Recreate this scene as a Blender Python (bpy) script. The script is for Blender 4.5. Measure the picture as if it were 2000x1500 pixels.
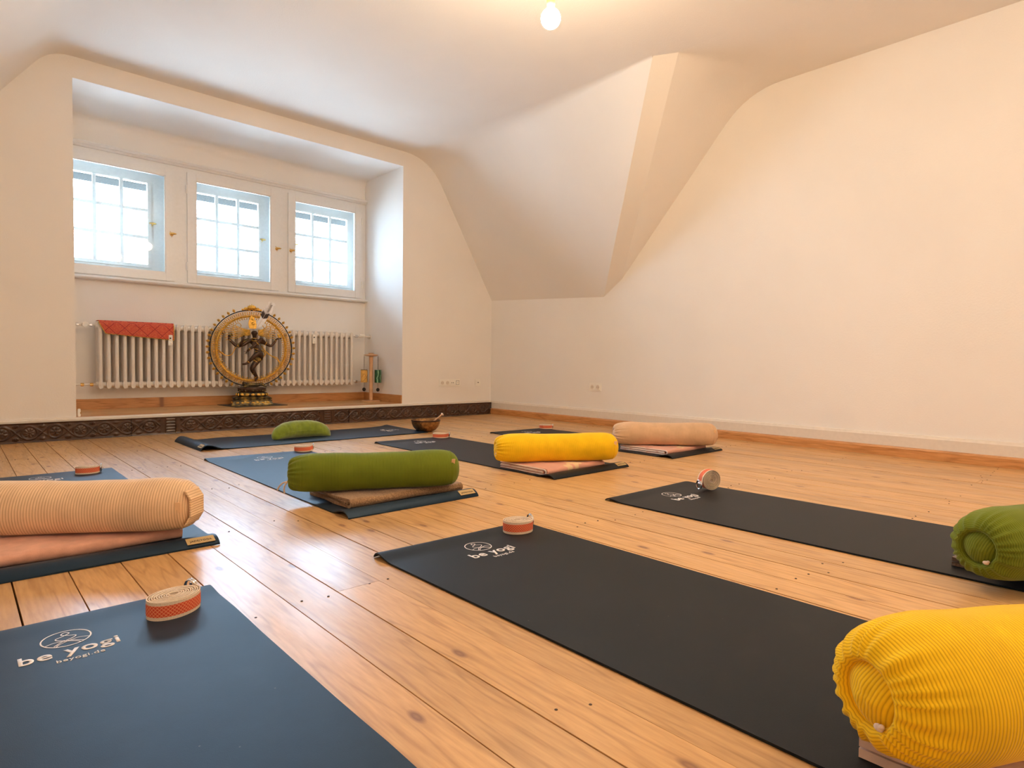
import bpy, bmesh, math, random
from mathutils import Vector, Matrix
random.seed(7)
PI = math.pi
S = bpy.context.scene
for o in list(bpy.data.objects):
    bpy.data.objects.remove(o)
COL = S.collection

# ------------------------------------------------------------------ camera
cam_data = bpy.data.cameras.new('camera')
cam = bpy.data.objects.new('camera', cam_data)
COL.objects.link(cam)
cam_data.sensor_width = 36.0
cam_data.lens = 1184.708 / 2000 * 36
cam_data.clip_start = 0.02
rt = Vector((0.7349563901560409, -0.6780131188970695, 0.01171815566843234))
up = Vector((0.014060128103993118, 0.03251320925129883, 0.9993724050732441))
fw = Vector((0.677968596150663, 0.7343303764843515, -0.0334287422116033))
cam.matrix_world = Matrix(((rt.x, up.x, -fw.x, -4.744915), (rt.y, up.y, -fw.y, -5.514022),
                           (rt.z, up.z, -fw.z, 0.60), (0, 0, 0, 1)))
S.camera = cam
# ------------------------------------------------------------------ sky (bright bluish overcast)
W = bpy.data.worlds.new('sky'); S.world = W; W.use_nodes = True
wn = W.node_tree.nodes; wl = W.node_tree.links
bg = wn['Background']
tc = wn.new('ShaderNodeTexCoord'); sx = wn.new('ShaderNodeSeparateXYZ')
mr = wn.new('ShaderNodeMapRange'); mr.inputs['From Min'].default_value = -0.05; mr.inputs['From Max'].default_value = 0.06
mix = wn.new('ShaderNodeMix'); mix.data_type = 'RGBA'
mix.inputs['A'].default_value = (0.46, 0.57, 0.74, 1)
mix.inputs['B'].default_value = (0.53, 0.71, 1.0, 1)
wl.new(tc.outputs['Generated'], sx.inputs[0]); wl.new(sx.outputs['Z'], mr.inputs['Value'])
wl.new(mr.outputs[0], mix.inputs['Factor']); wl.new(mix.outputs['Result'], bg.inputs['Color'])
bg.inputs['Strength'].default_value = 25.0
# ------------------------------------------------------------------ lamps: the bare bulbs of the room
BULB_STRENGTH = 310.0          # the hanging bulb in view
BULB2_STRENGTH = 300.0         # its twin further back in the room
BULB_COLOR = (1.0, 0.76, 0.50)
# ------------------------------------------------------------------ colour management
S.view_settings.view_transform = 'Standard'
S.view_settings.look = 'None'
S.view_settings.gamma = 1.0
S.view_settings.use_curve_mapping = False
S.view_settings.exposure = 1.05
S.cycles.diffuse_bounces = 8
S.cycles.max_bounces = 12

# ================================================================== materials
def new_mat(name):
    m = bpy.data.materials.new(name); m.use_nodes = True
    nt = m.node_tree
    return m, nt.nodes, nt.links, nt.nodes['Principled BSDF']

def ramp(nodes, stops):
    r = nodes.new('ShaderNodeValToRGB')
    e = r.color_ramp.elements
    while len(e) < len(stops): e.new(0.5)
    for k, (p, c) in enumerate(stops):
        e[k].position = p; e[k].color = (*c, 1) if len(c) == 3 else c
    return r

def bump(nodes, links, b, height_socket, strength, dist=0.001):
    n = nodes.new('ShaderNodeBump'); n.inputs['Strength'].default_value = strength
    n.inputs['Distance'].default_value = dist
    links.new(height_socket, n.inputs['Height']); links.new(n.outputs[0], b.inputs['Normal'])
    return n

def plain(name, col, rough=0.5, metal=0.0, noise=0.0, nscale=40, bumpy=0.0, sheen=0.0, coat=0.0, spec=0.5):
    m, n, l, b = new_mat(name)
    b.inputs['Roughness'].default_value = rough; b.inputs['Metallic'].default_value = metal
    b.inputs['Sheen Weight'].default_value = sheen; b.inputs['Coat Weight'].default_value = coat
    b.inputs['Specular IOR Level'].default_value = spec
    t = n.new('ShaderNodeTexCoord'); ns = n.new('ShaderNodeTexNoise'); ns.inputs['Scale'].default_value = nscale
    ns.inputs['Detail'].default_value = 5
    l.new(t.outputs['Object'], ns.inputs['Vector'])
    lo = tuple(max(0, c * (1 - noise)) for c in col); hi = tuple(min(1, c * (1 + noise)) for c in col)
    r = ramp(n, [(0.3, lo), (0.7, hi)])
    l.new(ns.outputs['Fac'], r.inputs[0]); l.new(r.outputs[0], b.inputs['Base Color'])
    if bumpy: bump(n, l, b, ns.outputs['Fac'], bumpy, 0.002)
    return m

def plaster(name, col):
    m, n, l, b = new_mat(name)
    b.inputs['Roughness'].default_value = 0.85; b.inputs['Specular IOR Level'].default_value = 0.25
    g = n.new('ShaderNodeNewGeometry')
    a = n.new('ShaderNodeTexNoise'); a.inputs['Scale'].default_value = 90; a.inputs['Detail'].default_value = 4
    c = n.new('ShaderNodeTexNoise'); c.inputs['Scale'].default_value = 1.6; c.inputs['Detail'].default_value = 3
    l.new(g.outputs['Position'], a.inputs['Vector']); l.new(g.outputs['Position'], c.inputs['Vector'])
    r = ramp(n, [(0.35, tuple(x * 0.97 for x in col)), (0.65, col)])
    l.new(c.outputs['Fac'], r.inputs[0]); l.new(r.outputs[0], b.inputs['Base Color'])
    bump(n, l, b, a.outputs['Fac'], 0.35, 0.0025)
    return m

def wood_floor(name, base_lo, base_hi, along='Y', rough=0.42):
    m, n, l, b = new_mat(name)
    g = n.new('ShaderNodeNewGeometry'); oi = n.new('ShaderNodeObjectInfo')
    sc = n.new('ShaderNodeVectorMath'); sc.operation = 'MULTIPLY_ADD'
    l.new(oi.outputs['Random'], sc.inputs[0]); sc.inputs[1].default_value = (37.0, 53.0, 71.0)
    l.new(g.outputs['Position'], sc.inputs[2])
    mp = n.new('ShaderNodeMapping'); mp.inputs['Scale'].default_value = (1.0, 0.09, 1.0) if along == 'Y' else (0.09, 1.0, 1.0)
    l.new(sc.outputs[0], mp.inputs['Vector'])
    # broad growth rings + fine grain
    ns = n.new('ShaderNodeTexNoise'); ns.inputs['Scale'].default_value = 9; ns.inputs['Detail'].default_value = 3
    l.new(mp.outputs[0], ns.inputs['Vector'])
    mul = n.new('ShaderNodeMath'); mul.operation = 'MULTIPLY'; mul.inputs[1].default_value = 52
    l.new(ns.outputs['Fac'], mul.inputs[0])
    sn = n.new('ShaderNodeMath'); sn.operation = 'SINE'; l.new(mul.outputs[0], sn.inputs[0])
    mr_ = n.new('ShaderNodeMapRange'); mr_.inputs['From Min'].default_value = -1; l.new(sn.outputs[0], mr_.inputs['Value'])
    fine = n.new('ShaderNodeTexNoise'); fine.inputs['Scale'].default_value = 130; fine.inputs['Detail'].default_value = 4
    l.new(mp.outputs[0], fine.inputs['Vector'])
    pwr = n.new('ShaderNodeMath'); pwr.operation = 'POWER'; pwr.inputs[1].default_value = 7.0
    l.new(mr_.outputs[0], pwr.inputs[0])
    add = n.new('ShaderNodeMath'); add.operation = 'MULTIPLY_ADD'; add.inputs[1].default_value = 0.34
    l.new(pwr.outputs[0], add.inputs[0]); l.new(fine.outputs['Fac'], add.inputs[2])
    r = ramp(n, [(0.30, base_hi), (1.0, tuple(c * 0.80 for c in base_lo))])
    l.new(add.outputs[0], r.inputs[0])
    # board to board tint
    hs = n.new('ShaderNodeHueSaturation'); mv = n.new('ShaderNodeMapRange')
    mv.inputs['To Min'].default_value = 0.88; mv.inputs['To Max'].default_value = 1.1
    l.new(oi.outputs['Random'], mv.inputs['Value']); l.new(mv.outputs[0], hs.inputs['Value'])
    l.new(r.outputs[0], hs.inputs['Color'])
    # knots
    mk = n.new('ShaderNodeMapping'); mk.inputs['Scale'].default_value = (1.0, 0.42, 1.0) if along == 'Y' else (0.42, 1.0, 1.0)
    l.new(sc.outputs[0], mk.inputs['Vector'])
    vo = n.new('ShaderNodeTexVoronoi'); vo.voronoi_dimensions = '2D'; vo.inputs['Scale'].default_value = 4.2; l.new(mk.outputs[0], vo.inputs['Vector'])
    kr = ramp(n, [(0.0, (0.75, 0.75, 0.75)), (0.022, (1, 1, 1)), (0.036, (0.55, 0.55, 0.55)), (0.05, (0.12, 0.12, 0.12)), (0.11, (0, 0, 0))])
    l.new(vo.outputs['Distance'], kr.inputs[0])
    km = n.new('ShaderNodeMix'); km.data_type = 'RGBA'; l.new(kr.outputs[0], km.inputs['Factor'])
    l.new(hs.outputs[0], km.inputs['A']); km.inputs['B'].default_value = (0.24, 0.10, 0.04, 1)
    # faint worn streaks
    wr = n.new('ShaderNodeTexNoise'); wr.inputs['Scale'].default_value = 14; wr.inputs['Detail'].default_value = 6; wr.inputs['Roughness'].default_value = 0.7
    l.new(mp.outputs[0], wr.inputs['Vector'])
    wv = n.new('ShaderNodeMapRange'); wv.inputs['From Min'].default_value = 0.35; wv.inputs['From Max'].default_value = 0.7
    wv.inputs['To Min'].default_value = rough - 0.05; wv.inputs['To Max'].default_value = rough + 0.10
    l.new(wr.outputs['Fac'], wv.inputs['Value']); l.new(wv.outputs[0], b.inputs['Roughness'])
    l.new(km.outputs['Result'], b.inputs['Base Color'])
    b.inputs['Specular IOR Level'].default_value = 0.5; b.inputs['Coat Weight'].default_value = 0.38; b.inputs['Coat Roughness'].default_value = 0.27; b.inputs['Coat IOR'].default_value = 1.5
    hsum = n.new('ShaderNodeMath'); hsum.operation = 'MULTIPLY_ADD'; hsum.inputs[1].default_value = 0.25
    l.new(fine.outputs['Fac'], hsum.inputs[0]); l.new(wr.outputs['Fac'], hsum.inputs[2])
    bump(n, l, b, hsum.outputs[0], 0.16, 0.002)
    return m

def corduroy(name, col, pitch):
    m, n, l, b = new_mat(name)
    uv = n.new('ShaderNodeUVMap'); s = n.new('ShaderNodeSeparateXYZ'); l.new(uv.outputs[0], s.inputs[0])
    mu = n.new('ShaderNodeMath'); mu.operation = 'MULTIPLY'; mu.inputs[1].default_value = 2 * PI / pitch
    l.new(s.outputs['X'], mu.inputs[0])
    sn = n.new('ShaderNodeMath'); sn.operation = 'SINE'; l.new(mu.outputs[0], sn.inputs[0])
    mr_ = n.new('ShaderNodeMapRange'); mr_.inputs['From Min'].default_value = -1; l.new(sn.outputs[0], mr_.inputs['Value'])
    pw = n.new('ShaderNodeMath'); pw.operation = 'POWER'; pw.inputs[1].default_value = 0.6; l.new(mr_.outputs[0], pw.inputs[0])
    r = ramp(n, [(0.0, tuple(0.74 * c * (0.55 + 0.45 * c / max(col)) for c in col)), (0.55, tuple(0.97 * c for c in col)), (1.0, tuple(min(1, c * 1.06) for c in col))])
    l.new(pw.outputs[0], r.inputs[0])
    t = n.new('ShaderNodeTexCoord'); ns = n.new('ShaderNodeTexNoise'); ns.inputs['Scale'].default_value = 14; ns.inputs['Detail'].default_value = 4
    l.new(t.outputs['Object'], ns.inputs['Vector'])
    hs = n.new('ShaderNodeHueSaturation'); mv = n.new('ShaderNodeMapRange'); mv.inputs['To Min'].default_value = 0.8; mv.inputs['To Max'].default_value = 1.2
    l.new(ns.outputs['Fac'], mv.inputs['Value']); l.new(mv.outputs[0], hs.inputs['Value'])
    l.new(r.outputs[0], hs.inputs['Color']); l.new(hs.outputs[0], b.inputs['Base Color'])
    b.inputs['Roughness'].default_value = 0.8; b.inputs['Specular IOR Level'].default_value = 0.2
    b.inputs['Sheen Weight'].default_value = 0.35; b.inputs['Sheen Roughness'].default_value = 0.4
    b.inputs['Sheen Tint'].default_value = (*[min(1, c * 0.6 + 0.35) for c in col], 1)
    bump(n, l, b, pw.outputs[0], 0.5, pitch * 0.2)
    return m

def fabric(name, col, weave=0.0, wscale=300, noise=0.12, sheen=0.25, knit=None):
    m, n, l, b = new_mat(name)
    t = n.new('ShaderNodeTexCoord'); ns = n.new('ShaderNodeTexNoise'); ns.inputs['Scale'].default_value = 25; ns.inputs['Detail'].default_value = 6
    l.new(t.outputs['Object'], ns.inputs['Vector'])
    r = ramp(n, [(0.3, tuple(c * (1 - noise) for c in col)), (0.7, tuple(min(1, c * (1 + noise)) for c in col))])
    l.new(ns.outputs['Fac'], r.inputs[0])
    b.inputs['Roughness'].default_value = 0.9; b.inputs['Specular IOR Level'].default_value = 0.15
    b.inputs['Sheen Weight'].default_value = sheen
    if knit:
        vo = n.new('ShaderNodeTexVoronoi'); vo.inputs['Scale'].default_value = wscale
        l.new(t.outputs['Object'], vo.inputs['Vector'])
        rr = ramp(n, [(0.0, (1, 1, 1)), (0.7, tuple(0.55 for _ in col))])
        l.new(vo.outputs['Distance'], rr.inputs[0])
        mx = n.new('ShaderNodeMix'); mx.data_type = 'RGBA'; mx.blend_type = 'MULTIPLY'; mx.inputs['Factor'].default_value = 1
        l.new(r.outputs[0], mx.inputs['A']); l.new(rr.outputs[0], mx.inputs['B']); l.new(mx.outputs['Result'], b.inputs['Base Color'])
        bump(n, l, b, rr.outputs[0], 0.7, 0.003)
    else:
        w = n.new('ShaderNodeTexNoise'); w.inputs['Scale'].default_value = wscale; l.new(t.outputs['Object'], w.inputs['Vector'])
        l.new(r.outputs[0], b.inputs['Base Color'])
        bump(n, l, b, w.outputs['Fac'], weave or 0.3, 0.0015)
    return m

def mat_rubber(name='black rubber mat', cs=((0.0075, 0.0070, 0.0072), (0.0105, 0.0095, 0.0095), (0.022, 0.02, 0.019)), spec=0.30):
    m, n, l, b = new_mat(name)
    g = n.new('ShaderNodeNewGeometry')
    fn = n.new('ShaderNodeTexNoise'); fn.inputs['Scale'].default_value = 900; fn.inputs['Detail'].default_value = 2
    mp = n.new('ShaderNodeMapping'); mp.inputs['Scale'].default_value = (1, 1, 1); l.new(g.outputs['Position'], mp.inputs['Vector'])
    l.new(mp.outputs[0], fn.inputs['Vector'])
    du = n.new('ShaderNodeTexNoise'); du.inputs['Scale'].default_value = 5; du.inputs['Detail'].default_value = 7; du.inputs['Roughness'].default_value = 0.65
    l.new(g.outputs['Position'], du.inputs['Vector'])
    r = ramp(n, [(0.35, cs[0]), (0.62, cs[1]), (0.8, cs[2])])
    l.new(du.outputs['Fac'], r.inputs[0])
    sp = n.new('ShaderNodeTexVoronoi'); sp.inputs['Scale'].default_value = 14; l.new(g.outputs['Position'], sp.inputs['Vector'])
    sr = ramp(n, [(0.0, (1, 1, 1)), (0.02, (0.6, 0.6, 0.6)), (0.028, (0, 0, 0))]); l.new(sp.outputs['Distance'], sr.inputs[0])
    mx = n.new('ShaderNodeMix'); mx.data_type = 'RGBA'; l.new(sr.outputs[0], mx.inputs['Factor'])
    l.new(r.outputs[0], mx.inputs['A']); mx.inputs['B'].default_value = (0.10, 0.09, 0.08, 1)
    l.new(mx.outputs['Result'], b.inputs['Base Color'])
    b.inputs['Roughness'].default_value = 0.50; b.inputs['Specular IOR Level'].default_value = spec
    b.inputs['Specular Tint'].default_value = (0.38, 0.66, 1.0, 1)
    bump(n, l, b, fn.outputs['Fac'], 0.35, 0.0006)
    return m

def glass_mat():
    m = bpy.data.materials.new('window glass'); m.use_nodes = True
    n = m.node_tree.nodes; l = m.node_tree.links; n.clear()
    o = n.new('ShaderNodeOutputMaterial'); t = n.new('ShaderNodeBsdfTransparent'); g = n.new('ShaderNodeBsdfGlossy')
    t.inputs['Color'].default_value = (0.95, 0.98, 0.97, 1); g.inputs['Roughness'].default_value = 0.02
    f = n.new('ShaderNodeFresnel'); f.inputs['IOR'].default_value = 1.45
    nz = n.new('ShaderNodeTexNoise'); nz.inputs['Scale'].default_value = 3
    bp = n.new('ShaderNodeBump'); bp.inputs['Strength'].default_value = 0.05; bp.inputs['Distance'].default_value = 0.01
    l.new(nz.outputs['Fac'], bp.inputs['Height']); l.new(bp.outputs[0], g.inputs['Normal'])
    x = n.new('ShaderNodeMixShader'); l.new(f.outputs[0], x.inputs[0]); l.new(t.outputs[0], x.inputs[1]); l.new(g.outputs[0], x.inputs[2])
    l.new(x.outputs[0], o.inputs['Surface'])
    return m

def emit_mat(name, col, strength):
    m, n, l, b = new_mat(name)
    b.inputs['Base Color'].default_value = (0.9, 0.85, 0.75, 1)
    b.inputs['Emission Color'].default_value = (*col, 1); b.inputs['Emission Strength'].default_value = strength
    return m

def strap_pattern():
    m, n, l, b = new_mat('orange lattice weave')
    uv = n.new('ShaderNodeUVMap'); s = n.new('ShaderNodeSeparateXYZ'); l.new(uv.outputs[0], s.inputs[0])
    def m2(op, a, c):
        q = n.new('ShaderNodeMath'); q.operation = op
        for k, v in enumerate((a, c)):
            if v is None: continue
            if isinstance(v, (int, float)): q.inputs[k].default_value = v
            else: l.new(v, q.inputs[k])
        return q.outputs[0]
    p = 2 * PI / 0.0085
    u = m2('MULTIPLY', s.outputs['X'], p); v = m2('MULTIPLY', s.outputs['Y'], p)
    a = m2('ABSOLUTE', m2('SINE', m2('MULTIPLY', m2('ADD', u, v), 0.5), None), None)
    c = m2('ABSOLUTE', m2('SINE', m2('MULTIPLY', m2('SUBTRACT', u, v), 0.5), None), None)
    mn = m2('MINIMUM', a, c)
    r = ramp(n, [(0.0, (0.85, 0.36, 0.18)), (0.28, (0.84, 0.27, 0.11)), (0.42, (0.68, 0.07, 0.03))])
    l.new(mn, r.inputs[0]); l.new(r.outputs[0], b.inputs['Base Color'])
    b.inputs['Roughness'].default_value = 0.75
    bump(n, l, b, mn, 0.4, 0.0006)
    return m

def cloth_pattern():
    m, n, l, b = new_mat('red brocade')
    uv = n.new('ShaderNodeUVMap'); s = n.new('ShaderNodeSeparateXYZ'); l.new(uv.outputs[0], s.inputs[0])
    def m2(op, a, c):
        q = n.new('ShaderNodeMath'); q.operation = op
        for k, v in enumerate((a, c)):
            if v is None: continue
            if isinstance(v, (int, float)): q.inputs[k].default_value = v
            else: l.new(v, q.inputs[k])
        return q.outputs[0]
    p = PI / 0.115
    u = m2('MULTIPLY', s.outputs['X'], p); v = m2('MULTIPLY', s.outputs['Y'], p)
    a = m2('ABSOLUTE', m2('SINE', m2('ADD', u, v), None), None)
    c = m2('ABSOLUTE', m2('SINE', m2('SUBTRACT', u, v), None), None)
    mn = m2('MINIMUM', a, c)
    vo = n.new('ShaderNodeTexVoronoi'); vo.inputs['Scale'].default_value = 110; l.new(uv.outputs[0], vo.inputs['Vector'])
    fl = ramp(n, [(0.0, (0.70, 0.30, 0.10)), (0.35, (0.62, 0.10, 0.05)), (1, (0.55, 0.06, 0.035))]); l.new(vo.outputs['Distance'], fl.inputs[0])
    ln = ramp(n, [(0.0, (1, 1, 1)), (0.06, (1, 1, 1)), (0.12, (0, 0, 0))]); l.new(mn, ln.inputs[0])
    mx = n.new('ShaderNodeMix'); mx.data_type = 'RGBA'; l.new(ln.outputs[0], mx.inputs['Factor'])
    l.new(fl.outputs[0], mx.inputs['A']); mx.inputs['B'].default_value = (0.30, 0.012, 0.02, 1)
    l.new(mx.outputs['Result'], b.inputs['Base Color']); b.inputs['Roughness'].default_value = 0.7
    bump(n, l, b, vo.outputs['Distance'], 0.4, 0.001)
    return m

def flower_blanket():
    m, n, l, b = new_mat('pink blanket with cream blossoms')
    t = n.new('ShaderNodeTexCoord')
    def disc(cx, cy, rad, freq):
        mp = n.new('ShaderNodeMapping'); mp.inputs['Location'].default_value = (-cx, -cy, 0); l.new(t.outputs['Object'], mp.inputs['Vector'])
        s = n.new('ShaderNodeSeparateXYZ'); l.new(mp.outputs[0], s.inputs[0])
        at = n.new('ShaderNodeMath'); at.operation = 'ARCTAN2'; l.new(s.outputs['Y'], at.inputs[0]); l.new(s.outputs['X'], at.inputs[1])
        fm = n.new('ShaderNodeMath'); fm.operation = 'MULTIPLY'; fm.inputs[1].default_value = freq; l.new(at.outputs[0], fm.inputs[0])
        sn = n.new('ShaderNodeMath'); sn.operation = 'SINE'; l.new(fm.outputs[0], sn.inputs[0])
        ab = n.new('ShaderNodeMath'); ab.operation = 'ABSOLUTE'; l.new(sn.outputs[0], ab.inputs[0])
        rm = n.new('ShaderNodeMath'); rm.operation = 'MULTIPLY_ADD'; rm.inputs[1].default_value = rad * 0.35; rm.inputs[2].default_value = rad * 0.65
        l.new(ab.outputs[0], rm.inputs[0])
        ln = n.new('ShaderNodeVectorMath'); ln.operation = 'LENGTH'
        fx = n.new('ShaderNodeVectorMath'); fx.operation = 'MULTIPLY'; fx.inputs[1].default_value = (1, 1, 0.0); l.new(mp.outputs[0], fx.inputs[0])
        l.new(fx.outputs[0], ln.inputs[0])
        lt = n.new('ShaderNodeMath'); lt.operation = 'LESS_THAN'; l.new(ln.outputs['Value'], lt.inputs[0]); l.new(rm.outputs[0], lt.inputs[1])
        return lt.outputs[0]
    ds = [disc(0.02, -0.14, 0.05, 2.5), disc(0.10, -0.11, 0.045, 7), disc(-0.05, -0.165, 0.03, 2.5), disc(0.05, 0.02, 0.05, 2.5)]
    acc = ds[0]
    for d in ds[1:]:
        mxx = n.new('ShaderNodeMath'); mxx.operation = 'MAXIMUM'; l.new(acc, mxx.inputs[0]); l.new(d, mxx.inputs[1]); acc = mxx.outputs[0]
    ns = n.new('ShaderNodeTexNoise'); ns.inputs['Scale'].default_value = 350; l.new(t.outputs['Object'], ns.inputs['Vector'])
    mx = n.new('ShaderNodeMix'); mx.data_type = 'RGBA'; l.new(acc, mx.inputs['Factor'])
    mx.inputs['A'].default_value = (0.66, 0.33, 0.24, 1); mx.inputs['B'].default_value = (0.72, 0.52, 0.30, 1)
    l.new(mx.outputs['Result'], b.inputs['Base Color']); b.inputs['Roughness'].default_value = 0.9
    b.inputs['Sheen Weight'].default_value = 0.3; b.inputs['Specular IOR Level'].default_value = 0.15
    bump(n, l, b, ns.outputs['Fac'], 0.3, 0.001)
    return m

def swirl_green():
    m, n, l, b = new_mat('green marbled tube')
    t = n.new('ShaderNodeTexCoord'); w = n.new('ShaderNodeTexWave'); w.inputs['Scale'].default_value = 9; w.inputs['Distortion'].default_value = 7
    w.inputs['Detail'].default_value = 2
    l.new(t.outputs['Object'], w.inputs['Vector'])
    r = ramp(n, [(0.4, (0.012, 0.075, 0.03)), (0.8, (0.03, 0.15, 0.06)), (0.95, (0.25, 0.45, 0.28))])
    l.new(w.outputs['Fac'], r.inputs[0]); l.new(r.outputs[0], b.inputs['Base Color']); b.inputs['Roughness'].default_value = 0.5
    return m

def patina():
    m, n, l, b = new_mat('aged brass with dark patina')
    g = n.new('ShaderNodeNewGeometry'); t = n.new('ShaderNodeTexCoord'); ns = n.new('ShaderNodeTexNoise'); ns.inputs['Scale'].default_value = 22; ns.inputs['Detail'].default_value = 6
    l.new(t.outputs['Object'], ns.inputs['Vector'])
    r = ramp(n, [(0.42, (0.05, 0.04, 0.028)), (0.55, (0.20, 0.15, 0.06)), (0.7, (0.62, 0.38, 0.08))])
    l.new(ns.outputs['Fac'], r.inputs[0]); l.new(r.outputs[0], b.inputs['Base Color'])
    b.inputs['Metallic'].default_value = 0.7; b.inputs['Roughness'].default_value = 0.38
    bump(n, l, b, ns.outputs['Fac'], 0.5, 0.004)
    return m

M = dict(
    wall=plaster('white wall plaster', (0.86, 0.835, 0.80)),
    ceil=plaster('white ceiling plaster', (0.86, 0.835, 0.80)),
    paint_old=plain('weathered white paint', (0.47, 0.43, 0.40), 0.5, noise=0.05),  # frame paint with shade put into its colour, against glare on the bars
    paint=plain('white gloss paint', (0.80, 0.79, 0.77), 0.32, noise=0.02),
    skirt=plain('cream skirting paint', (0.74, 0.68, 0.60), 0.4, noise=0.03),
    board=wood_floor('varnished pine boards', (0.54, 0.285, 0.098), (0.66, 0.385, 0.155)),
    board_x=wood_floor('varnished pine boards along the alcove', (0.54, 0.285, 0.098), (0.66, 0.385, 0.155), 'X'),
    strip=wood_floor('orange pine moulding', (0.46, 0.19, 0.05), (0.60, 0.29, 0.10), 'Y'),
    strip_x=wood_floor('orange pine moulding along the alcove', (0.46, 0.19, 0.05), (0.60, 0.29, 0.10), 'X'),
    dark=plain('dark subfloor', (0.012, 0.009, 0.007), 0.9),
    carved=plain('dark carved wood', (0.062, 0.027, 0.014), 0.22, noise=0.35, nscale=18, coat=0.25),
    mat=mat_rubber(),
    mat_blue=mat_rubber('midnight blue rubber mat', ((0.009, 0.016, 0.028), (0.012, 0.022, 0.038), (0.022, 0.034, 0.052)), 0.42),  # blue of the window reflection is painted into this black rubber's colour
    print=plain('white mat print', (0.86, 0.82, 0.82), 0.6),
    patch=plain('gold label patch', (0.50, 0.36, 0.16), 0.5),
    patch_dark=plain('dark label print', (0.03, 0.022, 0.012), 0.6),
    cord_beige=corduroy('beige wide corduroy', (0.80, 0.58, 0.37), 0.008),
    cord_beige_fine=corduroy('beige fine corduroy', (0.66, 0.46, 0.30), 0.0055),
    cord_green=corduroy('olive green corduroy', (0.145, 0.185, 0.012), 0.006),
    cord_yellow=corduroy('mustard yellow corduroy', (0.90, 0.58, 0.010), 0.0055),
    tag=plain('tan leather tag', (0.85, 0.58, 0.34), 0.5, noise=0.05),
    rope=plain('cotton cord', (0.72, 0.58, 0.46), 0.9, noise=0.1, nscale=300, bumpy=0.4),
    velvet=fabric('green velvet', (0.20, 0.27, 0.025), sheen=0.7, noise=0.2),
    knit=fabric('brown knitted blanket', (0.46, 0.27, 0.14), wscale=150, knit=True),
    knit_dark=fabric('grey brown knitted blanket', (0.24, 0.155, 0.105), wscale=150, knit=True),
    pink=fabric('plain pink blanket', (0.66, 0.35, 0.25)),
    cream=fabric('cream felt blanket', (0.72, 0.52, 0.42)),
    flower=flower_blanket(),
    edge=plain('pale blanket hem', (0.78, 0.66, 0.60), 0.9),
    webbing=plain('cream cotton webbing', (0.76, 0.62, 0.47), 0.85, noise=0.1, nscale=400, bumpy=0.3),
    lattice=strap_pattern(),
    chrome=plain('polished steel', (0.75, 0.75, 0.77), 0.15, 1.0),
    brass=plain('polished brass', (0.80, 0.52, 0.18), 0.22, 1.0, noise=0.1),
    gold=plain('gilded brass', (0.78, 0.44, 0.08), 0.36, 0.65, noise=0.35, nscale=60, bumpy=0.2),
    bronze=plain('dark bronze', (0.075, 0.042, 0.028), 0.3, 0.6, noise=0.4, nscale=30),
    patina=patina(),
    black_metal=plain('blackened rim', (0.015, 0.014, 0.013), 0.4, 0.5),
    radiator=plain('white radiator enamel', (0.78, 0.73, 0.67), 0.35, noise=0.03),
    plastic=plain('white plastic', (0.88, 0.86, 0.80), 0.35, noise=0.02),
    hole=plain('dark socket hole', (0.03, 0.025, 0.02), 0.6),
    slate=plain('dark slate', (0.05, 0.048, 0.05), 0.6, noise=0.2),
    lightwood=plain('light beech wood', (0.62, 0.36, 0.19), 0.45, noise=0.12, nscale=12),
    yellow_tube=plain('yellow painted tube', (0.72, 0.42, 0.10), 0.45, noise=0.1),
    black_paint=plain('black paint', (0.02, 0.016, 0.014), 0.45),
    green_tube=swirl_green(),
    brocade=cloth_pattern(),
    goldtrim=plain('gold ribbon trim', (0.78, 0.50, 0.10), 0.35, 0.4, noise=0.4, nscale=150, bumpy=0.5),
    feather=plain('white feather barbs', (0.9, 0.9, 0.93), 0.8, noise=0.1, nscale=80),
    feather_dark=plain('dark feather barbs', (0.06, 0.04, 0.035), 0.8),
    bowl_metal=plain('hammered bronze', (0.30, 0.16, 0.06), 0.35, 0.75, noise=0.45, nscale=55, bumpy=0.7),
    roofwood=plain('dark weathered eave boards', (0.011, 0.0105, 0.009), 0.95, noise=0.1, spec=0.08),
    glass=glass_mat(),
    nail=plain('rusty nail', (0.06, 0.035, 0.02), 0.7),
    bulb=emit_mat('glowing bulb glass', BULB_COLOR, BULB_STRENGTH),
    bulb2=emit_mat('glowing bulb glass at the back', BULB_COLOR, BULB2_STRENGTH),
    socket=plain('brass lamp holder', (0.55, 0.36, 0.13), 0.4, 0.7),
)

# ================================================================== builders
def link(name, mesh, parent=None, loc=None, rot=None):
    o = bpy.data.objects.new(name, mesh); COL.objects.link(o)
    if parent is not None: o.parent = parent
    if loc is not None: o.location = loc
    if rot is not None: o.rotation_euler = rot
    return o

def mesh_from(name, verts, faces, mats, smooth=False, uvs=None, mat_ids=None):
    me = bpy.data.meshes.new(name)
    me.from_pydata([tuple(v) for v in verts], [], faces)
    for m in (mats if isinstance(mats, (list, tuple)) else [mats]): me.materials.append(m)
    if mat_ids: me.polygons.foreach_set('material_index', mat_ids)
    if smooth: me.polygons.foreach_set('use_smooth', [True] * len(me.polygons))
    if uvs is not None:
        layer = me.uv_layers.new(name='UVMap')
        for lp in me.loops: layer.data[lp.index].uv = uvs[lp.vertex_index]
    me.update()
    return me

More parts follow.
